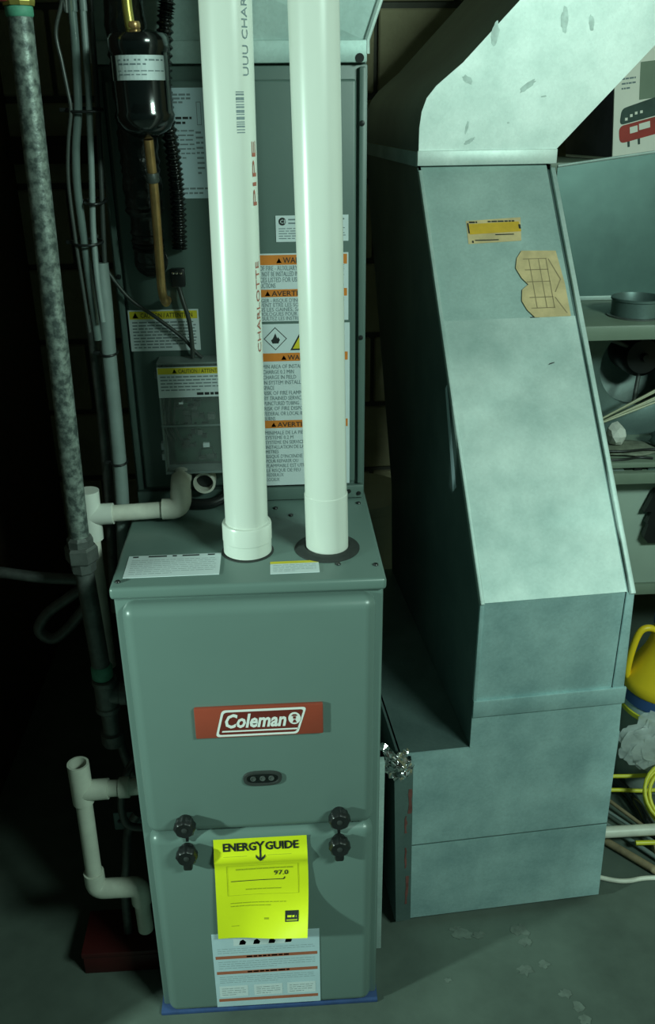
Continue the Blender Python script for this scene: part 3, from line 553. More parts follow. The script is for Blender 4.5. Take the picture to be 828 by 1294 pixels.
def tie(x, y, z, rx, ry, label):
    t = thing('cable_tie', label, 'cable tie', (x, y, z), 0, 'black cable ties on the tube bundle')
    build(MB().tube([(x+rx*math.cos(a*math.pi/10), y+ry*math.sin(a*math.pi/10), z+0.002*math.sin(a*math.pi/10)) for a in range(21)], 0.0018, 8, caps=False), 'strap', BLACK, t, smooth=60)
    build(MB().box(x-rx-0.009, x-rx+0.002, y-0.003, y+0.003, z-0.002, z+0.003), 'tie_head', BLACK, t, bevel=0.001)
tie(-0.004, 0.209, 1.420, 0.023, 0.014, 'uppermost black cable tie around the tube bundle')
tie(-0.005, 0.222, 1.308, 0.014, 0.026, 'small black cable tie second from the top of the bundle')
tie(-0.020, 0.211, 1.256, 0.020, 0.019, 'black cable tie just above the thick grey conduit')
tie(-0.012, 0.229, 1.098, 0.0125, 0.0125, 'black cable tie near the upper end of grey conduit')
tie(-0.015, 0.229, 0.928, 0.0125, 0.0125, 'lowest black cable tie, just above the white tee fitting')

# ------------------------------------------------------------------ gas pipe
G = thing('gas_pipe', 'mottled steel gas pipe with hexagonal union left of the furnace', 'pipe', (-0.05, 0.1, 0.44))
gx = lambda z: -0.0435-0.0155*(1.556-z)/0.70
build(MB().tube([(gx(1.525), 0.1, 1.525), (gx(0.862), 0.1, 0.862)], 0.0140, 24), 'pipe_length', STEEL_PIPE, G, smooth=40)
build(MB().lathe([(0.0142, 0), (0.0155, 0.002), (0.0155, 0.010), (0.0142, 0.012)], (gx(1.516), 0.1, 1.516), (0, 0, 1), 24), 'thread_sealant', GREEN_DOPE, G, smooth=40)
build(MB().lathe([(0.0175, 0), (0.0185, 0.004), (0.0175, 0.05), (0.0165, 0.45)], (gx(1.525), 0.1, 1.527), (0, 0, 1), 10), 'brass_valve', BRASS, G)
build(MB().box(gx(1.525)-0.032, gx(1.525)-0.008, 0.078, 0.088, 1.530, 1.60), 'valve_handle', PRINT_RED, G, bevel=0.003)
ux = -0.0585
build(MB().lathe([(0.0150, 0.054), (0.0190, 0.050), (0.0190, 0.040), (0.0190, 0.0395)], (ux, 0.1, 0.812), (0, 0, 1), 8), 'union_shoulder', STEEL_DARK, G)
build(MB().lathe([(0.0215, 0.0), (0.0240, 0.003), (0.0240, 0.022), (0.0215, 0.026)], (ux, 0.1, 0.826), (0, 0, 1), 6), 'union_nut', STEEL_DARK, G)
build(MB().lathe([(0.0155, 0.0), (0.0180, 0.003), (0.0190, 0.018)], (ux, 0.1, 0.808), (0, 0, 1), 8), 'union_tail', STEEL_DARK, G)
build(MB().tube([(ux, 0.1, 0.81), (-0.052, 0.1, 0.61)], 0.0138, 20), 'pipe_length', STEEL_DARK, G, smooth=40)
build(MB().lathe([(0.0142, 0), (0.0165, 0.003), (0.0165, 0.020), (0.0142, 0.024)], (-0.0524, 0.1, 0.622), (0, 0, 1), 16), 'thread_sealant', GREEN_DOPE, G, smooth=40)
build(MB().lathe([(0.0165, 0), (0.0195, 0.003), (0.0195, 0.010), (0.0175, 0.012), (0.0175, 0.050), (0.0195, 0.052), (0.0195, 0.060), (0.0165, 0.062)], (-0.0505, 0.1, 0.560), (0, 0, 1), 20), 'tee_fitting', STEEL_DARK, G, smooth=35)
build(MB().lathe([(0.0165, 0), (0.0165, 0.018), (0.0190, 0.020), (0.0190, 0.030), (0.013, 0.031), (0.013, 0.048)], (-0.0485, 0.1, 0.592), (1, 0, 0), 18), 'branch_nipple', STEEL_DARK, G, smooth=35)
build(MB().lathe([(0.0135, 0), (0.0135, 0.045)], (-0.0495, 0.1, 0.517), (0, 0, 1), 18), 'drip_leg', STEEL_DARK, G, smooth=35)
build(MB().lathe([(0.0165, 0), (0.0185, 0.004), (0.0185, 0.022), (0.0140, 0.024)], (-0.0492, 0.1, 0.496), (0, 0, 1), 16), 'end_cap', STEEL_DARK, G, smooth=35)
cable('flexible_conduit', [(-0.062, 0.122, 0.60), (-0.056, 0.130, 0.53), (-0.046, 0.132, 0.47), (-0.036, 0.130, 0.42), (-0.024, 0.128, 0.400), (-0.0085, 0.128, 0.397)], 0.0075, STEEL_DARK, 'dark flexible conduit curving down beside the furnace side', 'conduit')

# ------------------------------------------------------------------ condensate drains
def pvc_elbow(p, d1, d2, r, R=0.018, leg=0.014, n=8):
    """bend with hubs, p = corner, d1 incoming direction from, d2 outgoing"""
    p, d1, d2 = Vector(p), Vector(d1).normalized(), Vector(d2).normalized()
    pts = [p+d1*(R+leg)]
    for k in range(n+1):
        t = k/n; pts.append((p+d1*R)*(1-t)**2+p*2*t*(1-t)+(p+d2*R)*t*t)
    pts.append(p+d2*(R+leg)); return MB().tube(pts, r, 20)
K = thing('condensate_drain', 'white plastic drain tee and elbow in front of the coil cabinet', 'drain pipe', (-0.062, 0.2, 0.57))
build(MB().tube([(-0.044, 0.195, 0.856), (0.055, 0.195, 0.860)], 0.0128, 20), 'pipe_length', PVC_OLD, K, smooth=40)
build(MB().tube([(-0.060, 0.195, 0.896), (-0.062, 0.195, 0.815)], 0.0165, 20), 'tee_body', PVC, K, smooth=40)
build(MB().tube([(-0.060, 0.195, 0.8555), (-0.026, 0.195, 0.8565)], 0.0165, 20), 'tee_branch', PVC, K, smooth=40)
build(MB().tube([(-0.062, 0.195, 0.815), (-0.063, 0.195, 0.580)], 0.0115, 20), 'drop_pipe', PVC_OLD, K, smooth=40)
build(pvc_elbow((0.078, 0.195, 0.861), (-1, 0, 0), (0.0, 0.35, 0.94), 0.0162, 0.017, 0.012), 'elbow', PVC_OLD, K, smooth=50)
build(pvc_elbow((0.078, 0.209, 0.899), (0.0, -0.35, -0.94), (0, 1, -0.05), 0.0156, 0.017, 0.010), 'elbow', PVC_OLD, K, smooth=50)
build(MB().tube([(0.078, 0.2385, 0.8970), (0.078, 0.2620, 0.896)], 0.0128, 20), 'pipe_stub', PVC, K, smooth=40)
O2 = thing('drain_port', 'open round drain port beside the white drain elbow', 'drain port', (0.112, 0.26, 0.86))
build(MB().lathe([(0.0175, 0), (0.0175, 0.024), (0.0138, 0.024), (0.0138, 0.006), (0.0005, 0.006)], (0.112, 0.2620, 0.884), (0, -1, 0), 28), 'port_ring', PVC_OLD, O2, smooth=40)
build(MB().lathe([(0.0136, 0), (0.0136, 0.0008)], (0.112, 0.2555, 0.884), (0, -1, 0), 20), 'port_bore', BLACK, O2)
cable('drain_hose', [(0.066, 0.255, 0.850), (0.090, 0.240, 0.849), (0.118, 0.236, 0.850), (0.140, 0.242, 0.856), (0.156, 0.256, 0.870)], 0.0085, BLACK, 'black hose curled under the open drain port', 'hose')
T2 = thing('drain_trap', 'white plastic drain trap with open top beside the furnace', 'drain pipe', (-0.097, 0.05, 0.13))
y = 0.05
mb = MB().lathe([(0.0168, 0.0), (0.0168, 0.076), (0.0132, 0.076), (0.0132, 0.03), (0.0005, 0.03)], (-0.0965, y, 0.424), (0, 0, 1), 24); build(mb, 'tee_body', PVC_TRAP, T2, smooth=40)
build(MB().lathe([(0.0131, 0), (0.0131, 0.001)], (-0.0965, y, 0.4545), (0, 0, 1), 20), 'tee_bore', BLACK, T2)
build(MB().tube([(-0.0965, y, 0.446), (-0.055, y, 0.4475)], 0.0165, 22), 'tee_branch', PVC_TRAP, T2, smooth=40)
build(MB().tube([(-0.055, y, 0.4475), (-0.002, y, 0.4490)], 0.0132, 22), 'pipe_length', PVC_TRAP, T2, smooth=40)
build(MB().tube([(-0.038, y, 0.4480), (-0.022, y, 0.4485)], 0.0164, 22), 'coupling', PVC_TRAP, T2, smooth=40)
build(MB().tube([(-0.0965, y, 0.430), (-0.0985, y, 0.27)], 0.0132, 22), 'pipe_length', PVC_TRAP, T2, smooth=40)
build(pvc_elbow((-0.0985, y, 0.236), (0.0, 0, 1), (1, 0, 0), 0.0166, 0.016, 0.022), 'elbow', PVC_TRAP, T2, smooth=50)
build(pvc_elbow((-0.0265, y, 0.236), (-1, 0, 0), (0, 0, -1), 0.0166, 0.014, 0.020), 'elbow', PVC_TRAP, T2, smooth=50)
build(MB().tube([(-0.065, y, 0.236), (-0.055, y, 0.236)], 0.0134, 22), 'pipe_length', PVC_TRAP, T2, smooth=40)
build(MB().tube([(-0.0265, y, 0.21), (-0.0255, y, 0.137)], 0.0132, 22), 'outlet_pipe', PVC_TRAP, T2, smooth=40)
cable('drain_hose', [(-0.010, 0.088, 0.478), (-0.030, 0.085, 0.450), (-0.046, 0.085, 0.395), (-0.046, 0.085, 0.350), (-0.034, 0.085, 0.334), (-0.010, 0.085, 0.330)], 0.0065, DARK_WIRE, 'dark hose looping behind the white drain trap', 'hose')
cable('drain_hose', [(-0.030, 0.120, 0.33), (-0.050, 0.12, 0.292), (-0.060, 0.12, 0.219), (-0.070, 0.12, 0.145), (-0.075, 0.12, 0.0085)], 0.0080, STEEL_DARK, 'dark hose hanging down to the floor behind drain trap', 'hose')
Bk = thing('metal_bracket', 'small pale metal plate on the furnace side behind the drain trap', 'bracket', (-0.04, 0.15, 0.26))
build(MB().box(-0.080, -0.001, 0.150, 0.153, 0.266, 0.305), 'plate', GALV_D, Bk, bevel=0.002)
for x in (-0.07, -0.055, -0.03): screw(Bk, (x, 0.1502, 0.286), (0, -1, 0), 0.0035)
Rb = thing('red_box', 'low dark red box on the floor left of the furnace', 'box', (-0.08, 0.12, 0.0))
build(MB().box(-0.150, -0.016, 0.078, 0.170, 0.0, 0.040), 'box_body', RED_BOX, Rb, bevel=0.002); build(MB().box(-0.152, -0.014, 0.076, 0.172, 0.040, 0.052), 'box_lid', RED_BOX, Rb, bevel=0.002)
Hh = thing('hanging_hose', 'dark hose loop hanging in the gap by the left wall', 'hose', (-0.16, 0.35, 0.54))
build(MB().tube([(-0.429, 0.40, 0.66), (-0.30, 0.36, 0.68), (-0.20, 0.35, 0.668), (-0.118, 0.35, 0.656), (-0.150, 0.35, 0.628), (-0.196, 0.35, 0.594), (-0.216, 0.35, 0.560), (-0.195, 0.35, 0.540), (-0.165, 0.35, 0.560), (-0.124, 0.35, 0.607)], 0.010, 12, smooth=6), 'hose_length', STEEL_DARK, Hh, smooth=60)
build(MB().lathe([(0.012, 0), (0.014, 0.002), (0.014, 0.020), (0.010, 0.022)], (-0.124, 0.35, 0.607), (0.7, 0, 0.7), 14), 'hose_fitting', STEEL_PIPE, Hh, smooth=40)

# ================================================================== RETURN DUCT (rotated frame u, v, z)
AR = math.radians(4.5); OR_ = (0.543, 0.150, 0.0)
BX_ = thing('return_plenum', 'low galvanized return air box on the floor right of the furnace', 'duct', OR_, AR)
u0, u1, vd, zt = -0.120, 0.276, 0.66, 0.410
def loc(mb, name, m, parent, **k): return build(mb, name, m, parent, local=True, **k)
loc(MB().prism([(u0, 0.018), (u1+0.006, 0.018), (u1, 0.198), (u0, 0.198)], lambda a, b, d: Vector((a, d, b)), 0.0, 0.003), 'front_panel', GALV_B, BX_)
loc(MB().prism([(u0, 0.202), (u1, 0.202), (u1-0.004, zt), (u0-0.012, zt)], lambda a, b, d: Vector((a, d, b)), 0.0, 0.003), 'front_panel', GALV_B, BX_)
loc(MB().box(u0, u1, 0.0008, 0.003, 0.198, 0.202), 'panel_crease', GALV_D, BX_)
loc(MB().prism([(u0-0.002, 0.016), (u0+0.026, 0.018), (u0+0.020, 0.39), (u0-0.014, zt)], lambda a, b, d: Vector((a, d, b)), -0.003, -0.0002), 'corner_strip', GALV_D, BX_)
for (a, z0, z1, w) in ((-0.108, 0.28, 0.335, 0.008), (-0.112, 0.235, 0.275, 0.005), (-0.107, 0.06, 0.13, 0.006), (-0.110, 0.15, 0.20, 0.004)):
    rr = random.Random(int(z0*1000)); pts = [(a+rr.uniform(0, w*0.4), z0+(z1-z0)*k/5) for k in range(6)]+[(a+w*rr.uniform(0.6, 1.2), z1-(z1-z0)*k/5) for k in range(6)]
    loc(MB().prism(pts, lambda p, q, d: Vector((p, d, q)), -0.0036, -0.003), 'rust_streak', RUST, BX_)
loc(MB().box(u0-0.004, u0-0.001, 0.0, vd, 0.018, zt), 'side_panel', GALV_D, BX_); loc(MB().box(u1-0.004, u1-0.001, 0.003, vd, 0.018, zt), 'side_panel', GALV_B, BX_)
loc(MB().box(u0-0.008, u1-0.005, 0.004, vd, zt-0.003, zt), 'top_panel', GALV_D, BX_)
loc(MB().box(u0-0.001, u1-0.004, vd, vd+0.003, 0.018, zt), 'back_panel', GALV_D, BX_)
loc(MB().box(u0+0.010, u1-0.010, 0.030, vd-0.02, 0.0, 0.0175), 'wood_runner', WOOD_DARK, BX_)
DU = thing('return_duct', 'tall sloping galvanized return duct with yellow sticker and torn paper', 'duct', OR_, AR)
W_ = 0.256
side = [(0.003, 0.412), (0.003, 0.697), (0.523, 1.320), (1.05, 1.320), (0.68, 0.62), (0.655, 0.412)]
for u in (0.0, W_-0.002): loc(MB().prism(side, lambda a, b, d: Vector((d, a, b)), u, u+0.002), 'side_panel', GALV_D, DU)  # darker metal here puts the shade of the duct side into its colour
sl = math.hypot(0.52, 0.623); nv = Vector((0, -0.623/sl, 0.52/sl))
def sp(a, s, h): return Vector((a, 0.52*s, 0.697+0.623*s))+nv*h
def slab(a0, a1, s0, s1, h0, h1): 
    q = []
    for h in (h0, h1): q += [sp(a0, s0, h), sp(a1, s0, h), sp(a1, s1, h), sp(a0, s1, h)]
    return MB().add(q, [(0, 3, 2, 1), (4, 5, 6, 7), (0, 1, 5, 4), (1, 2, 6, 5), (2, 3, 7, 6), (3, 0, 4, 7)])
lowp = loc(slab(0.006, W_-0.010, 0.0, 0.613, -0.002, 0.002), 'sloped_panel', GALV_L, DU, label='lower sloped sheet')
loc(slab(0.006, W_-0.010, 0.606, 1.0, -0.002, 0.0), 'sloped_panel', GALV, DU, label='upper sloped sheet')
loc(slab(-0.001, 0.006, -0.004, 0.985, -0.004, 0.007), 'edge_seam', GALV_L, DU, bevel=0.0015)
loc(slab(W_-0.010, W_-0.006, -0.002, 0.985, -0.004, 0.001), 'seam_groove', GALV_D, DU)
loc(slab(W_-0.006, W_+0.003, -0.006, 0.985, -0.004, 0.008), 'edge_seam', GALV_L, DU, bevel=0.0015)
loc(MB().box(0.003, W_-0.012, -0.001, 0.003, 0.508, 0.697), 'front_panel', GALV_B, DU)
loc(MB().prism([(W_-0.010, 0.51), (W_+0.010, 0.51), (W_+0.003, 0.697), (W_-0.010, 0.697)], lambda a, b, d: Vector((a, d, b)), -0.004, 0.002), 'edge_seam', GALV_B, DU, bevel=0.0015)
loc(MB().box(-0.001, 0.006, -0.004, 0.003, 0.51, 0.697), 'edge_seam', GALV_B, DU, bevel=0.001)
loc(MB().prism([(0.0, 0.4102), (u1-0.004, 0.4102), (u1-0.008, 0.478), (0.0, 0.478)], lambda a, b, d: Vector((a, d, b)), 0.0, 0.003), 'front_panel', GALV_B, DU)
loc(MB().box(-0.001, W_+0.014, -0.0065, -0.0005, 0.478, 0.511), 'joint_band', GALV_B, DU, bevel=0.0015)
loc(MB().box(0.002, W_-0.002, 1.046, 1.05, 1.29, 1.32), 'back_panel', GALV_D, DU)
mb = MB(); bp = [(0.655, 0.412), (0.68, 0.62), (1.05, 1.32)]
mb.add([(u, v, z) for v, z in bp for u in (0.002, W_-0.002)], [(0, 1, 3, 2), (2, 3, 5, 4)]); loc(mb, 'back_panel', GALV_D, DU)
loc(MB().prism([(0.165, 0.83), (0.182, 0.815), (0.262, 0.975), (0.252, 0.985)], lambda a, b, d: Vector((d, a, b)), -0.0006, -0.0001), 'pale_patch', PALE_LABEL, DU)  # thin pale blue patch on the left side panel
# yellow sticker
def sfn(a, b, h): return sp(a, 0, 0)+Vector((0, 0.52/sl, 0.623/sl))*b+nv*h
mk = None
ys = [(0.075, 0.695), (0.178, 0.700), (0.176, 0.684), (0.172, 0.652), (0.073, 0.648)]
loc(MB().prism(ys, sfn, 0.0, 0.0008), 'yellow_sticker', TAN, DU)
st = loc(MB().prism([(0.078, 0.667), (0.175, 0.671), (0.173, 0.691), (0.077, 0.688)], sfn, 0.0008, 0.0014), 'yellow_sticker', GOLD, DU)
mk = Marks(sfn, 0.0016)
mk.rect(INK, 0.076, 0.669, 0.0785, 0.690); mk.rect(INK, 0.171, 0.676, 0.175, 0.685); mk.para(INK, 0.080, 0.6895, 0.095, 0.6935, 1, 0.8, 1.0); mk.para(INK, 0.115, 0.6905, 0.165, 0.694, 1, 0.8, 1.0)
mk.rect(INK, 0.080, 0.6495, 0.083, 0.654); mk.rect(INK, 0.125, 0.664, 0.160, 0.666); mk.rect(INK, 0.086, 0.6535, 0.130, 0.6555)
emit(mk, st, 'lettering', loc)
tp = [(0.168, 0.630), (0.232, 0.628), (0.238, 0.56), (0.238, 0.497), (0.172, 0.497), (0.160, 0.512), (0.153, 0.530), (0.157, 0.552), (0.170, 0.562), (0.160, 0.575), (0.152, 0.595), (0.157, 0.615)]
st = loc(MB().prism(tp, sfn, 0.0021, 0.0029), 'torn_paper', TAN, DU); mk = Marks(sfn, 0.0032); OLV = mat('faded_ink', (0.33, 0.24, 0.13), 0.8, 0, 0.3, 40)
for z in (0.612, 0.590, 0.566, 0.535, 0.514): mk.rect(OLV, 0.168, z, 0.212, z+0.0016)
for a in (0.178, 0.196, 0.210): mk.rect(OLV, a, 0.514, a+0.0014, 0.613)
mk.poly(OLV, [(0.214, 0.612), (0.216, 0.612), (0.232, 0.57), (0.230, 0.57)]); mk.poly(OLV, [(0.230, 0.57), (0.232, 0.57), (0.218, 0.545), (0.216, 0.545)]); mk.poly(OLV, [(0.214, 0.535), (0.216, 0.535), (0.233, 0.503), (0.231, 0.503)])
emit(mk, st, 'lettering', loc)
mk = Marks(sfn, 0.0024); mk.poly(INK, [(0.180, 0.405), (0.192, 0.4085), (0.193, 0.4105), (0.184, 0.4085)]); mk.rect(INK, 0.163, 0.4965, 0.180, 0.4985)
for m_, b_ in mk.m.values(): loc(b_, 'pen_mark', m_, DU)
# elbow
EL = thing('duct_elbow', 'bright galvanized duct elbow turning up to the right above return duct', 'duct', OR_, AR)
V0, V1 = 0.515, 1.05
outer_e = [(0.0, 1.346), (0.0, 1.385), (0.0035, 1.412), (0.012, 1.434), (0.028, 1.453), (0.050, 1.4705), (0.075, 1.490), (0.64, 2.055)]
inner_e = [(0.80, 1.895), (0.255, 1.340)]
prof = outer_e+inner_e
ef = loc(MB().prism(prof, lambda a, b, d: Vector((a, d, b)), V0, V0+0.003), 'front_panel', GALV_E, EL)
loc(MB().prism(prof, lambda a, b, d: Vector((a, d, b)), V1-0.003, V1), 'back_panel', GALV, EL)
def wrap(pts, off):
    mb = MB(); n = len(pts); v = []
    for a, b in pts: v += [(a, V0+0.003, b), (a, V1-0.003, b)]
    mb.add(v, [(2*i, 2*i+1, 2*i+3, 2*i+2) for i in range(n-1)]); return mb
loc(wrap(outer_e, 0), 'outer_wrap', GALV_D, EL, smooth=60); loc(wrap(inner_e, 0), 'inner_wrap', GALV_B, EL)  # outer wrap takes the darker metal, its shade is painted in
mb = MB().box(-0.003, W_+0.006, V0-0.006, V0+0.004, 1.3215, 1.347); loc(mb, 'collar_strip', GALV_E, EL, bevel=0.0015)
loc(MB().box(-0.003, 0.0, V0+0.005, V1, 1.320, 1.345), 'collar_strip', GALV_B, EL)
def blot(cx, cz, w, h, ang, seed):
    rr = random.Random(seed); n = 18; pts = []
    for k in range(n):
        t = 2*math.pi*k/n; r = rr.uniform(0.75, 1.1); x, z = w*r*math.cos(t), h*r*math.sin(t)
        pts.append((cx+x*math.cos(ang)-z*math.sin(ang), cz+x*math.sin(ang)+z*math.cos(ang)))
    loc(MB().prism(pts, lambda a, b, d: Vector((a, d, b)), V0-0.0004, V0), 'smudge', SMUDGE, EL)
blot(0.196, 1.452, 0.018, 0.0055, 0.6, 1); blot(0.130, 1.535, 0.007, 0.020, -0.15, 2); blot(0.085, 1.463, 0.011, 0.006, -0.6, 3); blot(0.228, 1.435, 0.006, 0.0016, 0.2, 4)
blot(0.255, 1.555, 0.007, 0.022, 0.1, 5); blot(0.305, 1.552, 0.005, 0.014, 0.2, 6); blot(0.165, 1.392, 0.0025, 0.002, 0, 7); blot(0.094, 1.362, 0.012, 0.004, 0.5, 8); blot(0.088, 1.385, 0.003, 0.012, -0.2, 9)
# crumpled foil tape between furnace and box
rr = random.Random(21); mb = MB(); nx, nz = 12, 16; v = []
for j in range(nz+1):
    for i in range(nx+1):
        s, t = i/nx, j/nz
        v.append((0.388+0.050*s+rr.uniform(-1, 1)*0.003+0.006*math.sin(5*t), 0.135-0.018*math.sin(3.1*s)+rr.uniform(-1, 1)*0.005, 0.385+0.060*t+rr.uniform(-1, 1)*0.003-0.015*s))
mb.add(v, [(j*(nx+1)+i, j*(nx+1)+i+1, (j+1)*(nx+1)+i+1, (j+1)*(nx+1)+i) for j in range(nz) for i in range(nx)])
solo(mb, 'foil_tape', FOIL, 'crumpled silver foil tape between furnace and return air box', 'tape')
bk = thing('bucket', 'cream plastic bucket in the gap behind the furnace', 'bucket', (0.440, 1.12, 0))
build(MB().lathe([(0.10, 0), (0.105, 0.004), (0.120, 0.455), (0.126, 0.46), (0.126, 0.470), (0.118, 0.470), (0.112, 0.455), (0.098, 0.012), (0.0005, 0.012)], (0.440, 1.12, 0.0), (0, 0, 1), 36), 'bucket_body', CREAM, bk, smooth=40)
build(MB().lathe([(0.127, 0), (0.127, 0.014), (0.12, 0.018), (0.0005, 0.018)], (0.440, 1.12, 0.471), (0, 0, 1), 36), 'lid', CREAM, bk, smooth=40)

# ================================================================== SHELVING ON THE RIGHT
SH = thing('shelving_unit', 'pale enamel shelving unit behind the sloping duct', 'shelf', (1.25, 0.95, 0.0))
X0, X1 = 0.84, 1.75
def shelf(z, y0, y1, lip): 
    o = build(MB().box(X0, X1, y0, y1, z-0.006, z), 'shelf_board', SHELF, SH, bevel=0.002)
    build(MB().box(X0, X1, y0-0.002, y0+0.002, z-lip, z-0.001), 'shelf_lip', SHELF, o, bevel=0.001)
shelf(1.006, 0.720, 1.10, 0.030); shelf(0.701, 0.722, 1.10, 0.012); shelf(0.676, 0.722, 1.10, 0.026); shelf(0.345, 0.80, 1.10, 0.026)
shelf(1.300, 1.104, 1.40, 0.02)
for x in (X0-0.028, X1):
    for y in (0.74, 1.08): build(MB().box(x, x+0.028, y, y+0.028, 0, 1.32 if y > 1 else 1.006), 'post', SHELF, SH, bevel=0.002)
    build(MB().box(x, x+0.028, 1.36, 1.388, 0, 1.30), 'post', SHELF, SH, bevel=0.002)
MP = thing('sheet_metal_panel', 'large dull sheet metal panel standing on the top shelf', 'panel', (1.2, 1.0, 1.006))
build(MB().prism([(0.87, 1.0065), (1.60, 1.0065), (1.60, 1.385), (0.87, 1.2965)], lambda a, b, d: Vector((a, d+0.10*(b-1.0065), b)), 0.985, 0.988), 'panel_sheet', SHEET, MP)
build(MB().tube([(0.87, 1.0130, 1.2975), (1.60, 1.0225, 1.3865)], 0.0032, 8), 'rolled_edge', GALV_L, MP, smooth=40)
build(MB().box(0.87, 1.60, 0.9800, 0.9846, 1.0065, 1.0165), 'bottom_hem', GALV_L, MP, bevel=0.001)
CR = thing('duct_collar', 'grey round metal duct collar lying on the top shelf', 'duct collar', (1.010, 0.815, 1.0065))
build(MB().lathe([(0.053, 0), (0.053, 0.030), (0.0555, 0.032), (0.0555, 0.036), (0.0525, 0.037), (0.0510, 0.034), (0.0510, 0.002), (0.0512, 0.0)], (1.010, 0.815, 1.009), (0, 0, 1), 48), 'collar_ring', GALV_D, CR, smooth=35)
build(MB().lathe([(0.062, 0), (0.062, 0.0022), (0.053, 0.0026), (0.0525, 0)], (1.010, 0.815, 1.0065), (0, 0, 1), 48), 'collar_flange', STEEL_DARK, CR, smooth=35)
# carton
ca = math.radians(15); CT = thing('carton', 'white printed carton with a red air compressor picture', 'box', (1.032, 1.125, 1.3015), ca); CT.rotation_euler = (0, math.radians(-6), ca)
def cl(mb, n, m, p, **k): return build(mb, n, m, p, local=True, **k)
cl(MB().box(0.0, 0.36, 0.001, 0.20, 0.006, 0.26), 'carton_body', CARTON_DARK, CT, bevel=0.002)
cf_ = cl(MB().box(0.0, 0.36, -0.002, 0.001, 0.004, 0.262), 'carton_front', CARTON, CT)
cl(MB().box(0.002, 0.358, 0.002, 0.199, 0.0, 0.006), 'carton_base', CARTON, CT)
fn = lambda a, b, h: Vector((a, -0.002-h, b)); mk = Marks(fn, 0.0004)
def rot(pts, ang, cx, cy): return [(cx+(x-cx)*math.cos(ang)-(y-cy)*math.sin(ang), cy+(x-cx)*math.sin(ang)+(y-cy)*math.cos(ang)) for x, y in pts]
mk.poly(PRINT_RED, rot(rpoly([(0.016, 0.034), (0.16, 0.034), (0.16, 0.072), (0.016, 0.072)], 0.014, 6), 0.10, 0.02, 0.05), 0.0002)
mk.poly(PRINT_GREEN, rot(rpoly([(0.018, 0.074), (0.15, 0.074), (0.15, 0.116), (0.026, 0.108)], 0.012, 6), 0.10, 0.02, 0.05))
mk.poly(CARTON, rot([(0.045, 0.050), (0.066, 0.050), (0.066, 0.064), (0.045, 0.064)], 0.10, 0.02, 0.05), 0.0004); mk.poly(CARTON, rot([(0.070, 0.052), (0.10, 0.052), (0.10, 0.066), (0.070, 0.066)], 0.10, 0.02, 0.05), 0.0004)
for a in (0.040, 0.068): mk.poly(PRINT_GREEN, [(a, 0.024+0.08*(a-0.04)), (a+0.006, 0.024+0.08*(a-0.04)), (a+0.005, 0.040+0.08*(a-0.04)), (a-0.002, 0.040+0.08*(a-0.04))])
for a, b_ in ((0.03, 0.082), (0.043, 0.088), (0.056, 0.092), (0.07, 0.093)): mk.rect(CARTON, a, b_, a+0.007, b_+0.006, 1, 0.0003)
mk.rect(SHELF, 0.066, 0.122, 0.13, 0.20); mk.para(INK_GREY, 0.018, 0.145, 0.055, 0.175, 3, 0.35)
for m_, b_ in mk.m.values(): cl(b_, 'lettering' if m_ is INK_GREY else 'printed_picture', m_, cf_)
# blower housing
BH = thing('blower_housing', 'grey blower housing with round inlet and dark motor on shelf', 'blower', (1.07, 0.9, 0.7015))
n = 40; cx, cz, rh = 1.075, 0.868, 0.094; mb = MB(); v = []
sq = [(0.90, 0.7015), (1.27, 0.7015), (1.27, 0.985), (0.90, 0.985)]
def ray_sq(t):
    c_, s_ = math.cos(t), math.sin(t); k = []
    if c_ > 1e-6: k.append((1.27-cx)/c_)
    if c_ < -1e-6: k.append((0.90-cx)/c_)
    if s_ > 1e-6: k.append((0.985-cz)/s_)
    if s_ < -1e-6: k.append((0.7015-cz)/s_)
    return min(k)
for k in range(n):
    t = 2*math.pi*(k+0.5)/n; R_ = ray_sq(t); c_, s_ = math.cos(t), math.sin(t)
    v += [(cx+R_*c_, 0.90, cz+R_*s_), (cx+(rh+0.014)*c_, 0.90, cz+(rh+0.014)*s_), (cx+rh*c_, 0.908, cz+rh*s_), (cx+rh*c_, 0.925, cz+rh*s_), (cx+R_*c_, 0.904, cz+R_*s_)]
f = []
for k in range(n):
    a, b_ = 5*k, 5*((k+1) % n); f += [(a, b_, b_+1, a+1), (a+1, b_+1, b_+2, a+2), (a+2, b_+2, b_+3, a+3)]
mb.add(v, f); build(mb, 'inlet_plate', GALV_D, BH, smooth=30)
build(MB().box(0.90, 1.27, 1.06, 1.066, 0.7015, 0.985), 'back_plate', GALV, BH); build(MB().box(0.90, 0.904, 0.905, 1.06, 0.7015, 0.985), 'side_plate', GALV_D, BH); build(MB().box(1.266, 1.27, 0.905, 1.06, 0.7015, 0.985), 'side_plate', GALV_D, BH)
build(MB().lathe([(0.044, 0), (0.050, 0.004), (0.050, 0.09), (0.040, 0.104), (0.010, 0.106), (0.008, 0.12)], (1.100, 1.055, 0.872), (0, -1, 0.05), 28), 'motor', BLACK, BH, smooth=40)
for a in (0.6, 2.5, 4.7): build(MB().tube([(1.10+0.045*math.cos(a), 0.965, 0.872+0.045*math.sin(a)), (1.085+0.085*math.cos(a), 0.935, 0.87+0.085*math.sin(a)), (1.08+0.098*math.cos(a), 0.922, 0.868+0.098*math.sin(a))], 0.005, 8, smooth=4), 'motor_bracket', STEEL_DARK, BH, smooth=50)
for x, z in ((0.925, 0.955), (0.930, 0.80), (0.945, 0.735)): screw(BH, (x, 0.9005, z), (0, -1, 0), 0.005)
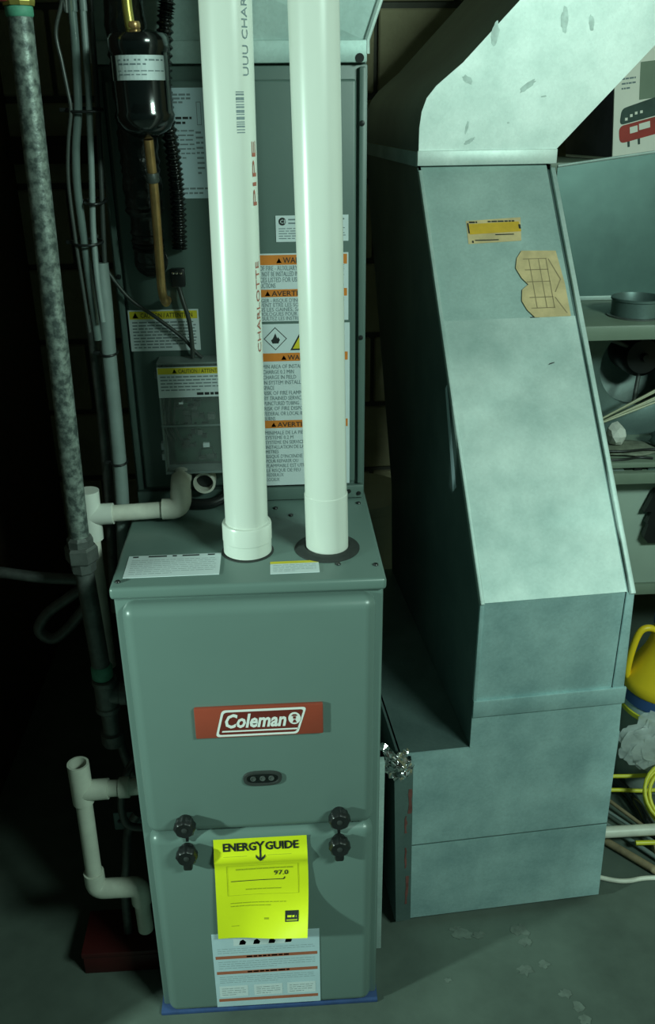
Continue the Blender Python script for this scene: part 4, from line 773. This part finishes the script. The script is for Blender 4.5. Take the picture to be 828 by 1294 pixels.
for i, (dz, dy, da) in enumerate(((0, 0, 0), (0.006, 0.004, 0.006), (-0.003, 0.006, -0.004), (0.002, -0.006, -0.010), (0.009, -0.002, 0.010))):
    solo(MB().cyl((0.950, 0.792+dy, 0.7705+dz), (1.30, 0.80+dy, 0.930+dz+da*3), 0.0026, 8), 'welding_rod', ROD, 'thin pale rod of the bundle slanting up over the second shelf', 'rod', 'thin pale rods over the second shelf', smooth=40)
def lump(name, c, r, m, label, cat, seed, sc=(1, 1, 1), amp=0.25, sub=3):
    rr = random.Random(seed); bm = bmesh.new(); bmesh.ops.create_icosphere(bm, subdivisions=sub, radius=1.0); mb = MB()
    off = [(rr.uniform(-1, 1), rr.uniform(-1, 1), rr.uniform(-1, 1), rr.uniform(0.5, 1)) for _ in range(14)]
    for vv in bm.verts:
        p = vv.co.normalized(); k = 1+amp*sum(w*abs(p.dot(Vector((a, b, c2)))) for a, b, c2, w in off)/7-amp*0.5+rr.uniform(-amp, amp)*0.16; vv.co = p*k
    bm.verts.ensure_lookup_table(); z0 = min(vv.co.z for vv in bm.verts)*sc[2]*r
    mb.add([(c[0]+vv.co.x*r*sc[0], c[1]+vv.co.y*r*sc[1], c[2]+vv.co.z*r*sc[2]-z0) for vv in bm.verts], [tuple(q.index for q in fc.verts) for fc in bm.faces]); bm.free()
    return solo(mb, name, m, label, cat, smooth=80 if name != 'crumpled_paper' else 0)
lump('crumpled_paper', (0.996, 0.80, 0.7145), 0.018, PAPER, 'small white crumpled paper ball on the second shelf', 'paper', 5, (1, 1, 1.1), 0.9, 2)
lump('rag', (1.02, 0.795, 0.7015), 0.05, CLOTH, 'greyish crumpled rag lying flat on the second shelf', 'rag', 6, (1.3, 0.9, 0.12), 0.5)
lump('rag', (1.13, 0.80, 0.7015), 0.045, GALV_D, 'bluish crumpled cloth beside the rag on second shelf', 'rag', 9, (1.0, 0.9, 0.45), 0.6)
for i, pts in enumerate(([(0.93, 0.76, 0.7165), (1.00, 0.75, 0.7175), (1.07, 0.76, 0.7165), (1.16, 0.74, 0.7165)], [(0.93, 0.735, 0.7045), (0.99, 0.733, 0.7045), (1.03, 0.742, 0.705), (1.06, 0.735, 0.7045)])):
    cable('shelf_wire', pts, 0.0028, BLACK, ('black wire lying over the rag on the second shelf', 'short black wire at the front edge of second shelf')[i])
for i, (x, w, m_, s) in enumerate(((0.965, 0.035, GREY_JACKET, 'grey'), (1.02, 0.02, BLACK, 'black'), (1.052, 0.04, GALV_D, 'metal'))):
    solo(MB().prism([(x, 0.6765), (x+w, 0.6765), (x+w*0.8, 0.6855), (x+w*0.1, 0.688)], lambda a, b, d: Vector((a, d, b)), 0.735, 0.765), 'small_part', m_, 'small %s hardware piece between the two thin shelves' % s, 'hardware', bevel=0.001)
TB = thing('storage_tub', 'plain grey plastic tub on the lower shelf', 'tub', (1.25, 0.90, 0.3455))
tub = [(0.965, 0.3455), (1.50, 0.3455), (1.52, 0.615), (0.945, 0.615)]
build(MB().prism(tub, lambda a, b, d: Vector((a, d, b)), 0.806, 1.06), 'tub_body', GREY_TUB, TB, bevel=0.006)
build(MB().box(0.94, 1.525, 0.800, 1.066, 0.600, 0.622), 'tub_rim', GREY_TUB, TB, bevel=0.004)
KB = thing('stepped_bracket', 'black stepped metal bracket hooked on the grey tub front', 'bracket', (1.12, 0.79, 0.46))
build(MB().prism([(1.100, 0.606), (1.20, 0.606), (1.20, 0.47), (1.100, 0.47), (1.088, 0.485), (1.094, 0.520), (1.090, 0.522), (1.098, 0.552), (1.080, 0.552)], lambda a, b, d: Vector((a, d, b)), 0.780, 0.797), 'bracket_plate', BLACK, KB)
build(MB().box(1.115, 1.15, 0.776, 0.7805, 0.49, 0.51), 'bracket_slot', GREY_JACKET, KB)
# jug
JG = thing('jar', 'clear jar with yellow handled top and blue cap right of the duct', 'jar', (1.068, 0.53, 0.0)); jc = (1.068, 0.53, 0.0)
build(MB().lathe([(0.080, 0), (0.084, 0.004), (0.084, 0.19), (0.080, 0.192), (0.076, 0.19), (0.076, 0.008), (0.0005, 0.008)], jc, (0, 0, 1), 40), 'jar_body', JAR, JG, smooth=40)
build(MB().lathe([(0.0850, 0.190), (0.0885, 0.192), (0.0885, 0.202), (0.0850, 0.204)], jc, (0, 0, 1), 40), 'green_ring', YELLOW_WIRE, JG, smooth=40)
build(MB().lathe([(0.0860, 0.204), (0.0865, 0.216), (0.0860, 0.218)], jc, (0, 0, 1), 40), 'pale_ring', PALE_LABEL, JG, smooth=40)
build(MB().lathe([(0.0860, 0.218), (0.0880, 0.220), (0.0880, 0.246), (0.0860, 0.248)], jc, (0, 0, 1), 40), 'blue_band', CAP_BLUE, JG, smooth=40)
build(MB().lathe([(0.0885, 0.248), (0.0905, 0.252), (0.0905, 0.266), (0.086, 0.275), (0.070, 0.300), (0.052, 0.335), (0.043, 0.365), (0.040, 0.395), (0.037, 0.400)], jc, (0, 0, 1), 40), 'yellow_top', JUG_YELLOW, JG, smooth=50)
build(MB().tube([(1.031, 0.53, 0.388), (1.013, 0.53, 0.394), (0.998, 0.53, 0.388), (0.989, 0.53, 0.365), (0.982, 0.53, 0.320), (0.981, 0.53, 0.280), (0.989, 0.53, 0.266)], 0.0075, 12, smooth=6), 'handle', JUG_YELLOW, JG, smooth=60)
build(MB().lathe([(0.040, 0.400), (0.042, 0.402), (0.042, 0.430), (0.036, 0.436), (0.0005, 0.437)], jc, (0, 0, 1), 28), 'cap', CAP_BLUE, JG, smooth=40)
lump('plastic_bag', (1.045, 0.428, 0.070), 0.058, BAG, 'crumpled clear plastic bag in front of the jar', 'bag', 14, (1.35, 0.18, 1.25), 1.1, 4)
def loops(c, R, n, tilt, name, m, r, label, seed, turns=3):
    rr = random.Random(seed); pts = []; ph = rr.uniform(0, 6)
    for k in range(n*turns+1):
        t = 2*math.pi*k/n; q = R*(1+0.10*math.sin(t*0.37+ph)); x, y_, z = q*math.cos(t), q*math.sin(t)*math.cos(tilt), q*math.sin(t)*math.sin(tilt)+0.007*k/n
        pts.append((c[0]+x, c[1]+y_, c[2]+z))
    zmin = min(p[2] for p in pts)-r; pts = [(p[0], p[1], p[2]-zmin+c[2]) for p in pts]
    solo(MB().tube(pts, r, 8), name, m, label, 'wire', smooth=60)
loops((1.050, 0.362, 0.0255), 0.062, 26, 0.75, 'yellow_wire_coil', YELLOW_WIRE, 0.0042, 'coil of yellow wire on the floor beside return air box', 3)
cable('yellow_wire', [(0.86, 0.46, 0.058), (0.94, 0.455, 0.058), (1.02, 0.45, 0.060), (1.12, 0.46, 0.060)], 0.0045, YELLOW_WIRE, 'upper yellow wire running level behind the coil', 'wire')
cable('yellow_wire', [(0.86, 0.44, 0.036), (0.95, 0.435, 0.036), (1.03, 0.43, 0.034), (1.12, 0.445, 0.034)], 0.0045, YELLOW_WIRE, 'lower yellow wire running level behind the coil', 'wire')
cable('black_hose', [(0.970, 0.50, 0.0125), (0.985, 0.46, 0.0125), (0.995, 0.40, 0.0125), (1.00, 0.335, 0.0125), (1.05, 0.25, 0.0125)], 0.012, BLACK_GLOSS, 'black hose bending on the floor under the yellow coil', 'hose')
solo(MB().cyl((0.86, 0.293, 0.056), (1.45, 0.290, 0.060), 0.0118, 18), 'plastic_pipe', PVC_OLD, 'white plastic pipe lying across the wires beside return air box', 'pipe', smooth=40)
cable('white_cable', [(0.82, 0.235, 0.005), (0.87, 0.216, 0.005), (0.90, 0.212, 0.005), (0.954, 0.216, 0.005), (1.10, 0.200, 0.005)], 0.0048, PVC_OLD, 'white cable lying on the floor nearest the camera')
for i, (a, b_, r, m_, l) in enumerate((((0.900, 0.46, 0.030), (0.985, 0.33, 0.020), 0.0042, STICK, 'brown stick slanting on the floor behind white pipe'),
        ((0.870, 0.41, 0.012), (1.02, 0.20, 0.012), 0.005, GREY_JACKET, 'grey rod slanting under the white plastic pipe'),
        ((0.905, 0.405, 0.022), (1.06, 0.185, 0.022), 0.0036, GREY_JACKET, 'thin grey rod crossing under white plastic pipe'),
        ((0.850, 0.36, 0.010), (0.99, 0.195, 0.012), 0.008, STICK, 'dark brown stick nearest the corner of return air box'),
        ((0.94, 0.285, 0.030), (1.10, 0.275, 0.034), 0.005, YELLOW_WIRE, 'short yellow rod in front of the white pipe'),
        ((0.975, 0.275, 0.018), (1.15, 0.262, 0.018), 0.011, STICK, 'thick brown stick in front of the white pipe'))):
    solo(MB().cyl(a, b_, r, 10), 'stick' if m_ is STICK else 'rod', m_, l, 'stick' if m_ is STICK else 'rod', smooth=40)
